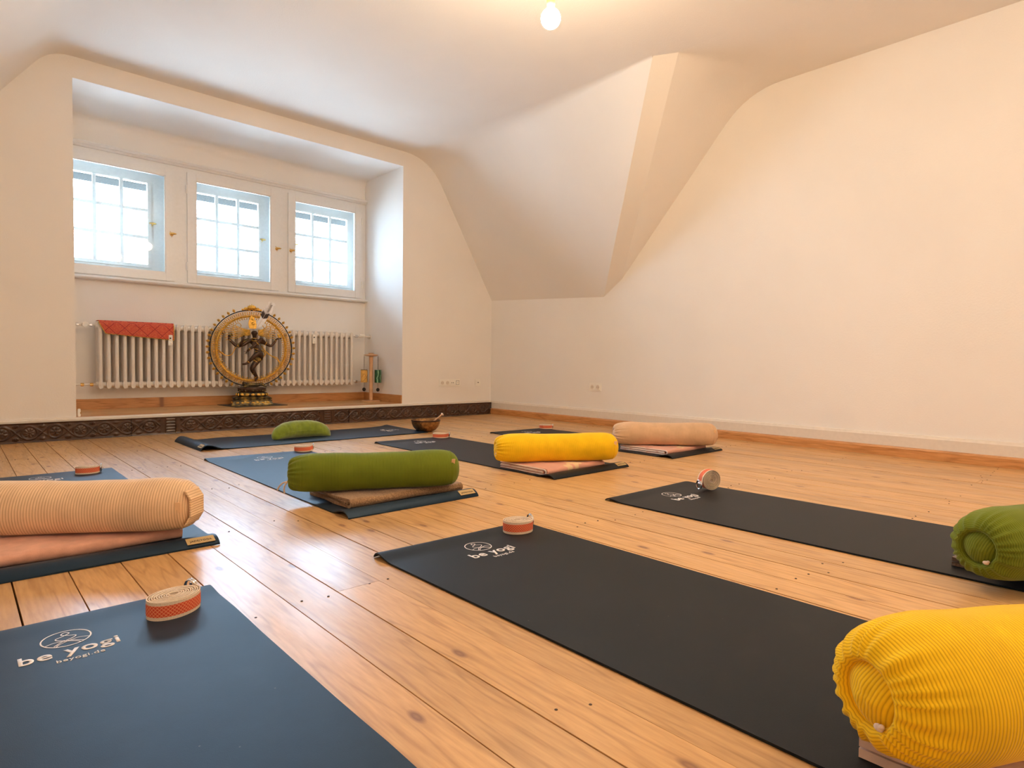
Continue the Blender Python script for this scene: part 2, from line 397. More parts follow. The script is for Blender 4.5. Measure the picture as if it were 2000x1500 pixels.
class B:
    """collects shapes of one mesh"""
    def __init__(s): s.v = []; s.f = []; s.sm = []
    def add(s, verts, faces, smooth=False, mat=None):
        k = len(s.v)
        s.v += [tuple(mat @ Vector(v)) if mat else tuple(v) for v in verts]
        s.f += [tuple(i + k for i in f) for f in faces]; s.sm += [smooth] * len(faces)
        return s
    def box(s, x0, x1, y0, y1, z0, z1, bev=0.0, mat=None):
        if bev <= 0:
            v = [(x, y, z) for x in (x0, x1) for y in (y0, y1) for z in (z0, z1)]
            f = [(0, 1, 3, 2), (4, 6, 7, 5), (0, 4, 5, 1), (2, 3, 7, 6), (0, 2, 6, 4), (1, 5, 7, 3)]
            return s.add(v, f, False, mat)
        bm = bmesh.new(); bmesh.ops.create_cube(bm, size=1)
        for q in bm.verts: q.co = Vector(((x0 + x1) / 2 + q.co.x * (x1 - x0), (y0 + y1) / 2 + q.co.y * (y1 - y0), (z0 + z1) / 2 + q.co.z * (z1 - z0)))
        bmesh.ops.bevel(bm, geom=bm.edges[:], offset=bev, segments=2, affect='EDGES')
        bm.verts.index_update()
        s.add([q.co[:] for q in bm.verts], [[q.index for q in f.verts] for f in bm.faces], True, mat); bm.free(); return s
    def lathe(s, prof, n=32, mat=None, smooth=True, cap=True):
        """prof: list of (r,z)"""
        v = []; f = []
        for r, z in prof:
            for k in range(n): v.append((r * math.cos(2 * PI * k / n), r * math.sin(2 * PI * k / n), z))
        for j in range(len(prof) - 1):
            for k in range(n):
                f.append((j * n + k, j * n + (k + 1) % n, (j + 1) * n + (k + 1) % n, (j + 1) * n + k))
        if cap:
            if prof[0][0] > 1e-6: f.append(tuple(reversed(range(n))))
            if prof[-1][0] > 1e-6: f.append(tuple((len(prof) - 1) * n + k for k in range(n)))
        return s.add(v, f, smooth, mat)
    def tube(s, pts, rad, n=8, closed=False, mat=None, flat=1.0):
        pts = [Vector(p) for p in pts]; m_ = len(pts)
        rads = rad if isinstance(rad, (list, tuple)) else [rad] * m_
        v = []; f = []; prev = None
        for i, p in enumerate(pts):
            if closed: d = pts[(i + 1) % m_] - pts[i - 1]
            else: d = pts[min(i + 1, m_ - 1)] - pts[max(i - 1, 0)]
            d.normalize()
            if prev is None:
                ref = Vector((0, 0, 1)) if abs(d.z) < 0.9 else Vector((1, 0, 0))
                a = d.cross(ref).normalized()
            else:
                a = (prev - d * prev.dot(d)).normalized()
            prev = a; b_ = d.cross(a)
            for k in range(n):
                t = 2 * PI * k / n
                v.append(p + a * math.cos(t) * rads[i] + b_ * math.sin(t) * rads[i] * flat)
        rows = m_ if closed else m_ - 1
        for i in range(rows):
            j = (i + 1) % m_
            for k in range(n):
                f.append((i * n + k, i * n + (k + 1) % n, j * n + (k + 1) % n, j * n + k))
        if not closed:
            f.append(tuple(reversed(range(n)))); f.append(tuple((m_ - 1) * n + k for k in range(n)))
        return s.add(v, f, True, mat)
    def ball(s, c, r, n=12, sc=(1, 1, 1), mat=None):
        v = []; f = []; h = max(4, n // 2)
        for j in range(h + 1):
            a = PI * j / h
            for k in range(n):
                b_ = 2 * PI * k / n
                v.append((c[0] + r * sc[0] * math.sin(a) * math.cos(b_), c[1] + r * sc[1] * math.sin(a) * math.sin(b_), c[2] + r * sc[2] * math.cos(a)))
        for j in range(h):
            for k in range(n): f.append((j * n + k, (j + 1) * n + k, (j + 1) * n + (k + 1) % n, j * n + (k + 1) % n))
        return s.add(v, f, True, mat)
    def torus(s, c, R, r, n=48, m_=8, axis='Y', a0=0, a1=2 * PI, flat=1.0):
        full = abs(a1 - a0 - 2 * PI) < 1e-6
        cnt = n if full else n + 1
        pts = []
        for k in range(cnt):
            t = a0 + (a1 - a0) * k / n
            if axis == 'Y': pts.append((c[0] + R * math.sin(t), c[1], c[2] + R * math.cos(t)))
            elif axis == 'Z': pts.append((c[0] + R * math.sin(t), c[1] + R * math.cos(t), c[2]))
            else: pts.append((c[0], c[1] + R * math.sin(t), c[2] + R * math.cos(t)))
        return s.tube(pts, r, m_, full, flat=flat)
    def prism(s, outline, y0, y1, mat=None, smooth=False):
        """outline in (x,z), extruded along y"""
        n = len(outline)
        v = [(x, y0, z) for x, z in outline] + [(x, y1, z) for x, z in outline]
        f = [tuple(range(n)), tuple(reversed(range(n, 2 * n)))] + [(k, k + n, (k + 1) % n + n, (k + 1) % n) for k in range(n)]
        return s.add(v, f, smooth, mat)
    def obj(s, name, mat, parent=None, loc=None, rot=None):
        me = mesh_from(name, s.v, s.f, mat); me.polygons.foreach_set('use_smooth', s.sm)
        bm = bmesh.new(); bm.from_mesh(me); bmesh.ops.recalc_face_normals(bm, faces=bm.faces[:]); bm.to_mesh(me); bm.free()
        me.set_sharp_from_angle(angle=math.radians(42))
        return link(name, me, parent, loc, rot)

def thing(name, label, cat, loc=(0, 0, 0), rotz=0.0, group=None):
    o = bpy.data.objects.new(name, None); COL.objects.link(o)
    o.empty_display_size = 0.05
    o.location = loc; o.rotation_euler = (0, 0, rotz); o['label'] = label; o['category'] = cat
    if group: o['group'] = group
    return o

def struct(o, label=None):
    o['kind'] = 'structure'
    if label: o['label'] = label
    return o

def dup(o, parent=None):
    c = o.copy(); COL.objects.link(c)
    if parent is not None: c.parent = parent
    for ch in list(o.children): dup(ch, c)
    return c

def fillet(a, b, c, r, n=6):
    """points rounding corner b of the polyline a-b-c"""
    a, b, c = Vector(a), Vector(b), Vector(c)
    u = (a - b); w = (c - b)
    d = min(r, u.length * 0.45, w.length * 0.45)
    p0 = b + u.normalized() * d; p1 = b + w.normalized() * d
    return [p0.lerp(b, t).lerp(b.lerp(p1, t), t) for t in [k / n for k in range(n + 1)]]

# ================================================================== room shell
ZC = 2.81
XL = -5.28; YN = -7.2          # left knee wall, wall behind the camera
struct(B().box(XL - 0.2, 0.2, YN - 0.2, 1.05, 3.1, 3.2).obj('roof', M['dark'] if False else M['ceil']))  # unseen slab added to stop sky light leaking in over the ceiling
# floor with every board a part
fl = B().box(XL - 0.1, 0.1, YN - 0.1, 0.02, -0.08, -0.028).obj('floor', M['dark']); struct(fl, 'varnished pine board floor')
def board(name, parent, x0, x1, y0, y1, z, mat, th=0.026, e=0.0004):
    prof = [(x0, -th), (x0, -e), (x0 + e, 0), (x1 - e, 0), (x1, -e), (x1, -th)]
    v = [(x, y0, z + h) for x, h in prof] + [(x, y1, z + h) for x, h in prof]
    f = [(k, k + 1, k + 7, k + 6) for k in range(5)] + [(5, 4, 3, 2, 1, 0), (6, 7, 8, 9, 10, 11)]
    return link(name, mesh_from(name, v, f, mat), parent)
PITCH = 0.1245
x = -4.138 - PITCH * 9
joists = [-6.4, -5.62, -4.84, -4.06, -3.28, -2.5, -1.72, -0.94]
nails = []
k = 0
while x < -0.02:
    x1 = min(x + PITCH, -0.001); gap = random.choice([0.0010, 0.0014, 0.0020])
    ys = [YN, -0.005]
    if k % 4 == 2 or (x > -1.0 and k % 2 == 0): ys = [YN, random.choice(joists), -0.005]
    ys.sort()
    for a, b_ in zip(ys[:-1], ys[1:]):
        board('floor_board', fl, x + gap, x1 - gap, a + 0.0006, b_ - 0.0006, random.uniform(-0.0006, 0.0006) - 0.0006, M['board'])
    for j in joists:
        for q in (0.028, PITCH - 0.03):
            if random.random() < 0.55: nails.append((x + q + random.uniform(-.006, .006), j + random.uniform(-.03, .03)))
    x += PITCH; k += 1
nb = B()
for nx, ny in nails:
    if nx < -0.03: nb.lathe([(0.0032, -0.001), (0.0032, 0.0004), (0.0026, 0.0008)], 8, Matrix.Translation((nx, ny, 0)))
o = nb.obj('nail_head', M['nail'], fl); o['kind'] = 'stuff'

# ceiling: flat field, right slope beside the window wall, cross gable slope, left slope
cv, cf = [], []
def grid(rows):
    base = len(cv); n = len(rows[0])
    for r in rows: cv.extend([tuple(p) for p in r])
    for i in range(len(rows) - 1):
        for j in range(n - 1):
            a = base + i * n + j; cf.append((a, a + 1, a + n + 1, a + n))
def lerp(a, b, t): return Vector(a).lerp(Vector(b), t)
P1, P2 = (0, 0.02, 1.349), (0, -1.696, 1.270)
P3, P4 = (0, -1.917, 1.426), (0, -3.133, ZC)
P6, P7 = (-1.033, -2.937, ZC), (-0.947, -3.091, ZC)
T0 = (-0.905, 0.02, ZC); CL = -4.20
rows = []
for i in range(25):
    t = i / 24; b0 = lerp(P1, P2, t); top = lerp(T0, P6, t); c = Vector((-2.2, top.y, ZC))
    arc = fillet(b0, top, c, 0.30 * (1 - t) ** 1.5 + 0.02, 8)
    rows.append([b0, b0.lerp(arc[0], 0.33), b0.lerp(arc[0], 0.66)] + arc + [c])
grid(rows)
rows = []
for i in range(15):
    s_ = i / 14; b0 = lerp(P3, P7, s_); top = lerp(P4, P7, s_); far = lerp((0, -4.4, ZC), (-0.947, -4.4, ZC), s_)
    arc = fillet(b0, top, far, 0.28, 8) if s_ < 0.995 else [top] * 9
    rows.append([b0] + arc + [far])
grid(rows)
def poly(pts):
    base = len(cv); cv.extend(pts); cf.append(tuple(range(base, base + len(pts))))
poly([P2, P3, P7, P6])
poly([(-2.2, P6[1], ZC), P6, P7, (-0.947, -4.4, ZC), (-2.2, -4.4, ZC)])
poly([(-2.2, -4.4, ZC), (0, -4.4, ZC), (0, YN, ZC), (-2.2, YN, ZC)])
arc = fillet((-2.2, 0, ZC), (CL, 0, ZC), (XL, 0, 1.34), 0.13, 8)
sec = [Vector((-2.2, 0, ZC))] + arc + [Vector((XL, 0, 1.34))]
grid([[Vector((p.x, y, p.z)) for p in sec] for y in (0.02, P6[1], -4.4, YN)])
me = mesh_from('ceiling', cv, cf, M['ceil'], smooth=True); me.set_sharp_from_angle(angle=math.radians(32))
struct(link('ceiling', me), 'white attic ceiling with sloping sides')

AX0, AX1, AZ0, AZ1, AY = -4.07, -1.24, 0.165, 2.655, 0.80     # the alcove
struct(B().box(XL - 0.2, AX0, 0, 0.2, -0.1, 3.1).box(AX1, 0.2, 0, 0.2, -0.1, 3.1).box(AX0, AX1, 0, 0.2, AZ1, 3.1)
       .box(AX0, AX1, 0, 0.2, -0.1, AZ0 - 0.03).obj('wall_back', M['wall']), 'white end wall around the window alcove')
struct(B().box(0, 0.2, YN - 0.1, 0.2, -0.1, 3.1).obj('wall_right', M['wall']), 'long white gable wall')
struct(B().box(XL - 0.2, XL, YN - 0.1, 0.2, -0.1, 3.1).obj('wall_left', M['wall']))
struct(B().box(XL - 0.2, 0.2, YN - 0.2, YN, -0.1, 3.1).obj('wall_front', M['wall']))
struct(B().box(AX0 - 0.2, AX0, 0.2, 1.05, -0.1, 3.1).obj('wall_alcove_left', M['wall']))
struct(B().box(AX1, AX1 + 0.2, 0.2, 1.05, -0.1, 3.1).obj('wall_alcove_right', M['wall']))
ROUGHW = (1.31, 2.41)
struct(B().box(AX0, AX1, AY, 1.05, -0.1, ROUGHW[0]).box(AX0, AX1, AY, 1.05, ROUGHW[1], 3.1).obj('wall_alcove_back', M['wall']))
# alcove ceiling, rounded into the wall over the windows
arc = fillet((0, 0.2, AZ1), (0, AY, AZ1), (0, AY, 2.44), 0.10, 8)
sec = [Vector((0, 0.199, AZ1))] + arc
av = [(xx, p.y, p.z) for xx in (AX0, AX1) for p in sec]; n_ = len(sec)
av += [(xx, 1.0, 2.9) for xx in (AX0, AX1)] + [(xx, 0.199, 2.9) for xx in (AX0, AX1)]
af = [(j, j + 1, n_ + j + 1, n_ + j) for j in range(n_ - 1)]
struct(link('ceiling_alcove', mesh_from('ceiling_alcove', av[:2 * n_], af, M['ceil'], smooth=True)))

# alcove floor: a raised deck of boards running along the window wall
af_ = struct(B().box(AX0, AX1, 0.2, AY, -0.05, AZ0 - 0.024).box(AX0, AX1, 0.0, 0.2, AZ0 - 0.03, AZ0 - 0.024).obj('floor_alcove', M['dark']), 'raised pine floor of the window alcove')
ys = [-0.004, 0.13, 0.265, 0.40, 0.535, 0.67, AY]
for q, (a, b_) in enumerate(zip(ys[:-1], ys[1:])):
    v = [(AX0, a + .0008, AZ0 - .022), (AX0, a + .0008, AZ0), (AX0, b_ - .0008, AZ0), (AX0, b_ - .0008, AZ0 - .022)]
    v = v + [(AX1, yy, zz) for _, yy, zz in v]
    link('floor_board', mesh_from('floor_board', v, [(0, 1, 5, 4), (1, 2, 6, 5), (2, 3, 7, 6), (3, 0, 4, 7), (0, 3, 2, 1), (4, 5, 6, 7)], M['strip_x' if q == 0 else 'board_x']), af_)
struct(B().box(AX0, AX1, AY - 0.016, AY, AZ0, AZ0 + 0.088, 0.002).obj('baseboard_alcove_back', M['strip_x']))
struct(B().box(AX1 - 0.016, AX1, 0.002, AY - 0.016, AZ0, AZ0 + 0.088, 0.002).obj('baseboard_alcove_right', M['strip']))
# cream skirting boards
def skirt_prof(d, h):  # (offset from the wall, height)
    return [(0, 0), (d, 0), (d, h - 0.02), (d * 0.75, h - 0.012), (d * 0.6, h - 0.004), (d * 0.3, h), (0, h)]
pr = skirt_prof(0.022, 0.156)
v = []
for yy in (YN, 0.0): v += [(-dx, yy, z) for dx, z in pr]
n_ = len(pr)
f = [(j, (j + 1) % n_, n_ + (j + 1) % n_, n_ + j) for j in range(n_)] + [tuple(range(n_)), tuple(range(n_, 2 * n_))]
struct(link('baseboard_right', mesh_from('baseboard_right', v, f, M['skirt'])), 'cream skirting along the long wall')
v = []
pr2 = [(0.022, 0), (0.038, 0), (0.040, 0.055), (0.036, 0.066), (0.022, 0.068)]
for yy in (YN, -0.024): v += [(-dx, yy, z) for dx, z in pr2]
n_ = len(pr2)
f = [(j, (j + 1) % n_, n_ + (j + 1) % n_, n_ + j) for j in range(n_)] + [tuple(range(n_)), tuple(range(n_, 2 * n_))]
struct(link('trim_1', mesh_from('trim_1', v, f, M['strip'])), 'orange pine strip at the foot of the long wall')
pr = [(0, 0), (0.024, 0), (0.024, 0.150), (0.018, 0.160), (0.008, 0.164), (0, 0.164)]
v = []
for xx in (XL, -0.022): v += [(xx, -dy, z) for dy, z in pr]
n_ = len(pr)
f = [(j, (j + 1) % n_, n_ + (j + 1) % n_, n_ + j) for j in range(n_)] + [tuple(range(n_)), tuple(range(n_, 2 * n_))]
struct(link('baseboard_back', mesh_from('baseboard_back', v, f, M['skirt'])), 'cream skirting under the alcove step')

# ------------------------------------------------------------------ windows
CAS = [(-4.060, -3.213, -3.985, -3.288, -4.010, -3.397), (-3.105, -2.240, -3.029, -2.326, -2.995, -2.390), (-2.145, -1.300, -2.071, -1.374, -2.005, -1.392)]
UNIT = [(AX0, -3.16), (-3.16, -2.192), (-2.192, AX1)]
def ring(bd, x0, x1, z0, z1, X0, X1, Z0, Z1, y0, y1):
    """rectangular frame: inner opening x0..x1,z0..z1 ; outer X0..X1,Z0..Z1"""
    bd.box(X0, x0, y0, y1, Z0, Z1); bd.box(x1, X1, y0, y1, Z0, Z1)
    bd.box(x0, x1, y0, y1, Z0, z0); bd.box(x0, x1, y0, y1, z1, Z1)
def handle(parent, x, y, z):
    h = B()
    h.lathe([(0.017, 0), (0.017, 0.003), (0.013, 0.006), (0.006, 0.007), (0.006, 0.026)], 16, Matrix.Translation((x, y, z)) @ Matrix.Rotation(PI / 2, 4, 'X'))
    h.ball((x + 0.004, y - 0.032, z + 0.002), 0.012, 14, (2.6, 0.75, 0.8))
    h.ball((x - 0.012, y - 0.004, z + 0.022), 0.004, 8); h.ball((x - 0.0, y - 0.004, z - 0.024), 0.004, 8)
    return h.obj('handle', M['brass'], parent)
for wi in range(3):
    ux0, ux1 = UNIT[wi]; sx0, sx1, gx0, gx1, px0, px1 = CAS[wi]
    bd = B(); ring(bd, sx0 + .012, sx1 - .012, 1.338, 2.345, ux0, ux1, ROUGHW[0] - 0.0, ROUGHW[1], 0.792, 0.945)
    w = struct(bd.obj('window_%d' % (wi + 1), M['paint']), 'white double casement window in the alcove')
    # room side casement: frame, bead and one large pane
    bd = B()
    for (X0, X1, Z0, Z1, y0, y1) in ((sx0, sx1, 1.327, 2.357, 0.772, 0.800),):
        bd.box(X0, gx0, y0, y1, Z0, Z1, .002); bd.box(gx1, X1, y0, y1, Z0, Z1, .002); bd.box(gx0, gx1, y0, y1, Z0, 1.400, .002); bd.box(gx0, gx1, y0, y1, 2.284, Z1, .002)
    bd.box(gx0, gx0 + .007, .778, .796, 1.4, 2.284); bd.box(gx1 - .007, gx1, .778, .796, 1.4, 2.284)
    bd.box(gx0, gx1, .778, .796, 1.4, 1.407); bd.box(gx0, gx1, .778, .796, 2.277, 2.284)
    cs = bd.obj('casement', M['paint'], w)
    B().box(gx0 + .002, gx1 - .002, .786, .789, 1.402, 2.282).obj('pane', M['glass'], cs)
    hx = (sx1 - 0.026) if wi < 2 else (sx0 + 0.028)
    handle(cs, hx, .772, 1.757)
    hxx = sx1 + 0.006 if wi == 2 else sx0 - 0.006
    for hz in (2.195, 1.480):
        B().lathe([(0.0065, -0.032), (0.0065, 0.032)], 10, Matrix.Translation((hxx, .772, hz))).ball((hxx, .772, hz + .034), .006, 8).ball((hxx, .772, hz - .034), .006, 8).obj('hinge', M['paint' if wi != 2 else 'plastic'], cs)
    # street side casement: three by three small panes
    oc = B(); z0, z1 = 1.478, 2.226
    ring(oc, px0, px1, z0, z1, sx0 + .012, sx1 - .012, 1.338, 2.345, .945, .975)
    oc.box(px0 - .03, px0, .935, .945, z0 - .03, z1 + .03); oc.box(px1, px1 + .03, .935, .945, z0 - .03, z1 + .03)
    oc.box(px0, px1, .935, .945, z1, z1 + .03); oc.box(px0, px1, .935, .945, z0 - .03, z0)
    mz = [z0 + (z1 - z0) * k / 3 for k in range(4)]; mx_ = [px0 + (px1 - px0) * k / 3 for k in range(4)]
    for k in (1, 2):
        oc.box(mx_[k] - .013, mx_[k] + .013, .941, .971, z0, z1); oc.box(px0, px1, .943, .969, mz[k] - .013, mz[k] + .013)
    oco = oc.obj('outer_casement', M['paint_old'], w)
    for i in range(3):
        for j in range(3):
            B().box(mx_[i] + .009, mx_[i + 1] - .009, .955, .958, mz[j] + .009, mz[j + 1] - .009).obj('pane', M['glass'], oco)
    handle(oco, px1 + .032 if wi < 2 else px0 - .0, .945, 1.856)
# cornice over the windows and the sill under them
pr = [(0.80, 2.395), (0.775, 2.395), (0.762, 2.410), (0.750, 2.415), (0.742, 2.428), (0.750, 2.442), (0.80, 2.446)]
v = [(xx, yy, zz) for xx in (AX0, AX1) for yy, zz in pr]; n_ = len(pr)
f = [(j, (j + 1) % n_, n_ + (j + 1) % n_, n_ + j) for j in range(n_)] + [tuple(range(n_)), tuple(range(n_, 2 * n_))]
struct(link('trim_2', mesh_from('trim_2', v, f, M['paint'])), 'white moulded rail above the windows')
pr = [(0.80, 1.282), (0.745, 1.282), (0.735, 1.289), (0.731, 1.298), (0.737, 1.307), (0.748, 1.312), (0.80, 1.314)]
v = [(xx, yy, zz) for xx in (AX0, AX1) for yy, zz in pr]
struct(link('trim_3', mesh_from('trim_3', v, f, M['paint'])), 'white glossy window sill')
# eave outside, just visible at the top of the panes
struct(B().box(-4.6, -0.7, 1.052, 1.30, 2.235, 2.29).obj('trim_4', M['roofwood']), 'dark roof eave outside the windows')
# light portals at the window openings (they only guide sampling of the sky)
for wi in range(3):
    ld = bpy.data.lights.new('window_portal', 'AREA'); ld.shape = 'RECTANGLE'; ld.size = 0.9; ld.size_y = 1.05
    ld.cycles.is_portal = True
    lo = bpy.data.objects.new('window_portal', ld); COL.objects.link(lo)
    lo.location = ((CAS[wi][0] + CAS[wi][1]) / 2, 1.06, 1.86); lo.rotation_euler = (-PI / 2, 0, 0)

# ------------------------------------------------------------------ carved panels along the step
def carve(x, z, h):
    """relief height at x along, z up; h = panel height"""
    e = 0.0
    zz = z - h / 2
    if abs(zz) > h / 2 - 0.010: return 0.0085 if abs(zz) > h / 2 - 0.006 else 0.004
    p = 0.150; u = x / p; i = math.floor(u + 0.5); cx = i * p
    cz = 0.0
    dx, dz = x - cx, zz - cz; r = math.hypot(dx, dz); a = math.atan2(dz, dx)
    if i % 9 == 4:       # block of horizontal leaves
        e = 0.005 * max(0, math.cos(zz * 260)) * (1 if abs(dx) < 0.03 else 0)
        return max(e, 0.006 * math.exp(-((abs(dx) - 0.036) / 0.004) ** 2))
    n_ = 8 if i % 2 else 6
    if r < 0.034:
        pet = abs(math.cos(a * n_ / 2 + i))
        e = 0.007 * pet * math.sin(min(1, r / 0.034) * PI) ** 0.6
        if r < 0.007: e = 0.008
    e = max(e, 0.0075 * math.exp(-((r - 0.045) / 0.0042) ** 2))
    # vine passing alternately over and under the roundels
    vz = 0.050 * math.sin(x * PI / p + PI / 2) * 1.0
    if r > 0.046: e = max(e, 0.0075 * math.exp(-((zz - vz) / 0.0042) ** 2), 0.006 * math.exp(-((zz + vz * 0.85) / 0.003) ** 2))
    # small leaves in the spandrels
    ex = x - (math.floor(u) + 0.5) * p
    for sz in (-1, 1):
        q = math.hypot(ex / 1.5, zz - sz * 0.045)
        if q < 0.014: e = max(e, 0.006 * (1 - (q / 0.014) ** 2) + 0.002 * math.cos(ex * 900))
    return e
PH = 0.139
def carved_panel(x0, x1, label):
    nx = int((x1 - x0) / 0.0036); nz = 40
    v, f = [], []
    for j in range(nz + 1):
        z = PH * j / nz
        for i in range(nx + 1):
            xx = x0 + (x1 - x0) * i / nx
            v.append((xx - x0, -0.016 - carve(xx, z, PH), z))
    for j in range(nz):
        for i in range(nx):
            a = j * (nx + 1) + i; f.append((a, a + 1, a + nx + 2, a + nx + 1))
    k = len(v)
    L = x1 - x0
    v += [(0, 0, 0), (L, 0, 0), (L, 0, PH), (0, 0, PH), (0, -0.0245, 0), (L, -0.0245, 0), (L, -0.0245, PH), (0, -0.0245, PH)]
    f += [(k, k + 1, k + 2, k + 3), (k + 3, k + 2, k + 6, k + 7), (k, k + 3, k + 7, k + 4), (k + 1, k + 5, k + 6, k + 2), (k, k + 4, k + 5, k + 1)]
    me = mesh_from('carved_panel', v, f, M['carved'], smooth=True); me.set_sharp_from_angle(angle=math.radians(60))
    o = link('carved_panel', me, loc=(x0, -0.0245, 0))
    o['label'] = label; o['category'] = 'panel'; o['group'] = 'carved wooden panels along the step'
    return o
carved_panel(XL + 0.02, -3.726, 'dark carved wooden panel at the left end of the step')
carved_panel(-3.724, -1.879, 'dark carved wooden panel, middle one, behind the crescent cushion')
carved_panel(-1.877, -0.03, 'dark carved wooden panel at the right end, behind the metal bowl')

# ================================================================== yoga mats
MT = 0.005
DG = None
def text_mesh(txt, width, bold=0.0, extr=0.0004):
    c = bpy.data.curves.new('t', 'FONT'); c.body = txt; c.size = 1; c.offset = bold; c.extrude = 0; c.resolution_u = 4
    c.space_character = 1.08
    o = bpy.data.objects.new('t', c); COL.objects.link(o)
    dg = bpy.context.evaluated_depsgraph_get(); dg.update()
    me = bpy.data.meshes.new_from_object(o.evaluated_get(dg))
    bpy.data.objects.remove(o); bpy.data.curves.remove(c)
    xs = [v.co.x for v in me.vertices]; k = width / (max(xs) - min(xs)); x0 = (max(xs) + min(xs)) / 2
    for v in me.vertices: v.co = Vector(((v.co.x - x0) * k, v.co.y * k, 0))
    bm = bmesh.new(); bm.from_mesh(me)
    r = bmesh.ops.extrude_face_region(bm, geom=bm.faces[:])
    for q in r['geom']:
        if isinstance(q, bmesh.types.BMVert): q.co.z += extr
    bmesh.ops.recalc_face_normals(bm, faces=bm.faces[:])
    bm.to_mesh(me); bm.free(); me.materials.clear()
    return me
TXT_BIG = text_mesh('be yogi', 0.168, 0.018); TXT_BIG.materials.append(M['print'])
TXT_SMALL = text_mesh('beyogi.de', 0.080, 0.004); TXT_SMALL.materials.append(M['print'])
TXT_PATCH = text_mesh('JADE|YOGA', 0.066, 0.01); TXT_PATCH.materials.append(M['patch_dark'])
def ribbon_line(bd, pts, w, closed=False, z=0.0, t=0.0004):
    """flat printed line through 2d pts"""
    n = len(pts); v = []; f = []
    for i, p in enumerate(pts):
        a = Vector(pts[(i - 1) % n] if closed or i > 0 else p); b_ = Vector(pts[(i + 1) % n] if closed or i < n - 1 else p)
        d = (b_ - a).normalized(); nn = Vector((-d.y, d.x)) * w / 2
        v += [(p[0] + nn.x, p[1] + nn.y, z + t), (p[0] - nn.x, p[1] - nn.y, z + t)]
    for i in range(n if closed else n - 1):
        j = (i + 1) % n; f.append((2 * i, 2 * i + 1, 2 * j + 1, 2 * j))
    bd.add(v, f)
def smooth_pts(ctrl, per=8, closed=False):
    n = len(ctrl); out = []
    for i in range(n if closed else n - 1):
        g = lambda k: Vector(ctrl[k % n]) if closed else Vector(ctrl[max(0, min(n - 1, k))])
        p0, p1, p2, p3 = g(i - 1), g(i), g(i + 1), g(i + 2)
        for k in range(per):
            t = k / per
            out.append(0.5 * ((2 * p1) + (p2 - p0) * t + (2 * p0 - 5 * p1 + 4 * p2 - p3) * t * t + (3 * p1 - p0 - 3 * p2 + p3) * t ** 3))
    if not closed: out.append(Vector(ctrl[-1]))
    return out
lb = B(); RL = 0.054; KL = 0.80
ribbon_line(lb, [(RL * math.cos(t * PI / 24), RL * math.sin(t * PI / 24)) for t in range(48)], 0.0036, True)
fig = [(-0.030, -0.040), (-0.012, -0.020), (0.012, -0.006), (0.022, 0.008), (0.006, 0.018), (-0.008, 0.030), (0.0, 0.043), (0.010, 0.034), (-0.004, 0.020), (-0.022, 0.008), (-0.016, -0.006), (0.010, -0.022), (0.034, -0.040)]
ribbon_line(lb, smooth_pts(fig, 8), 0.0028)
ribbon_line(lb, smooth_pts([(-0.048, -0.024), (-0.026, -0.014), (-0.002, -0.020), (0.018, -0.034), (0.026, -0.046)], 8), 0.0026)
ribbon_line(lb, smooth_pts([(0.049, -0.022), (0.028, -0.012), (0.004, -0.020), (-0.018, -0.034), (-0.026, -0.046)], 8), 0.0026)
LOGO_RING = mesh_from('logo', [(a * KL, b * KL, c) for a, b, c in lb.v], lb.f, M['print'])

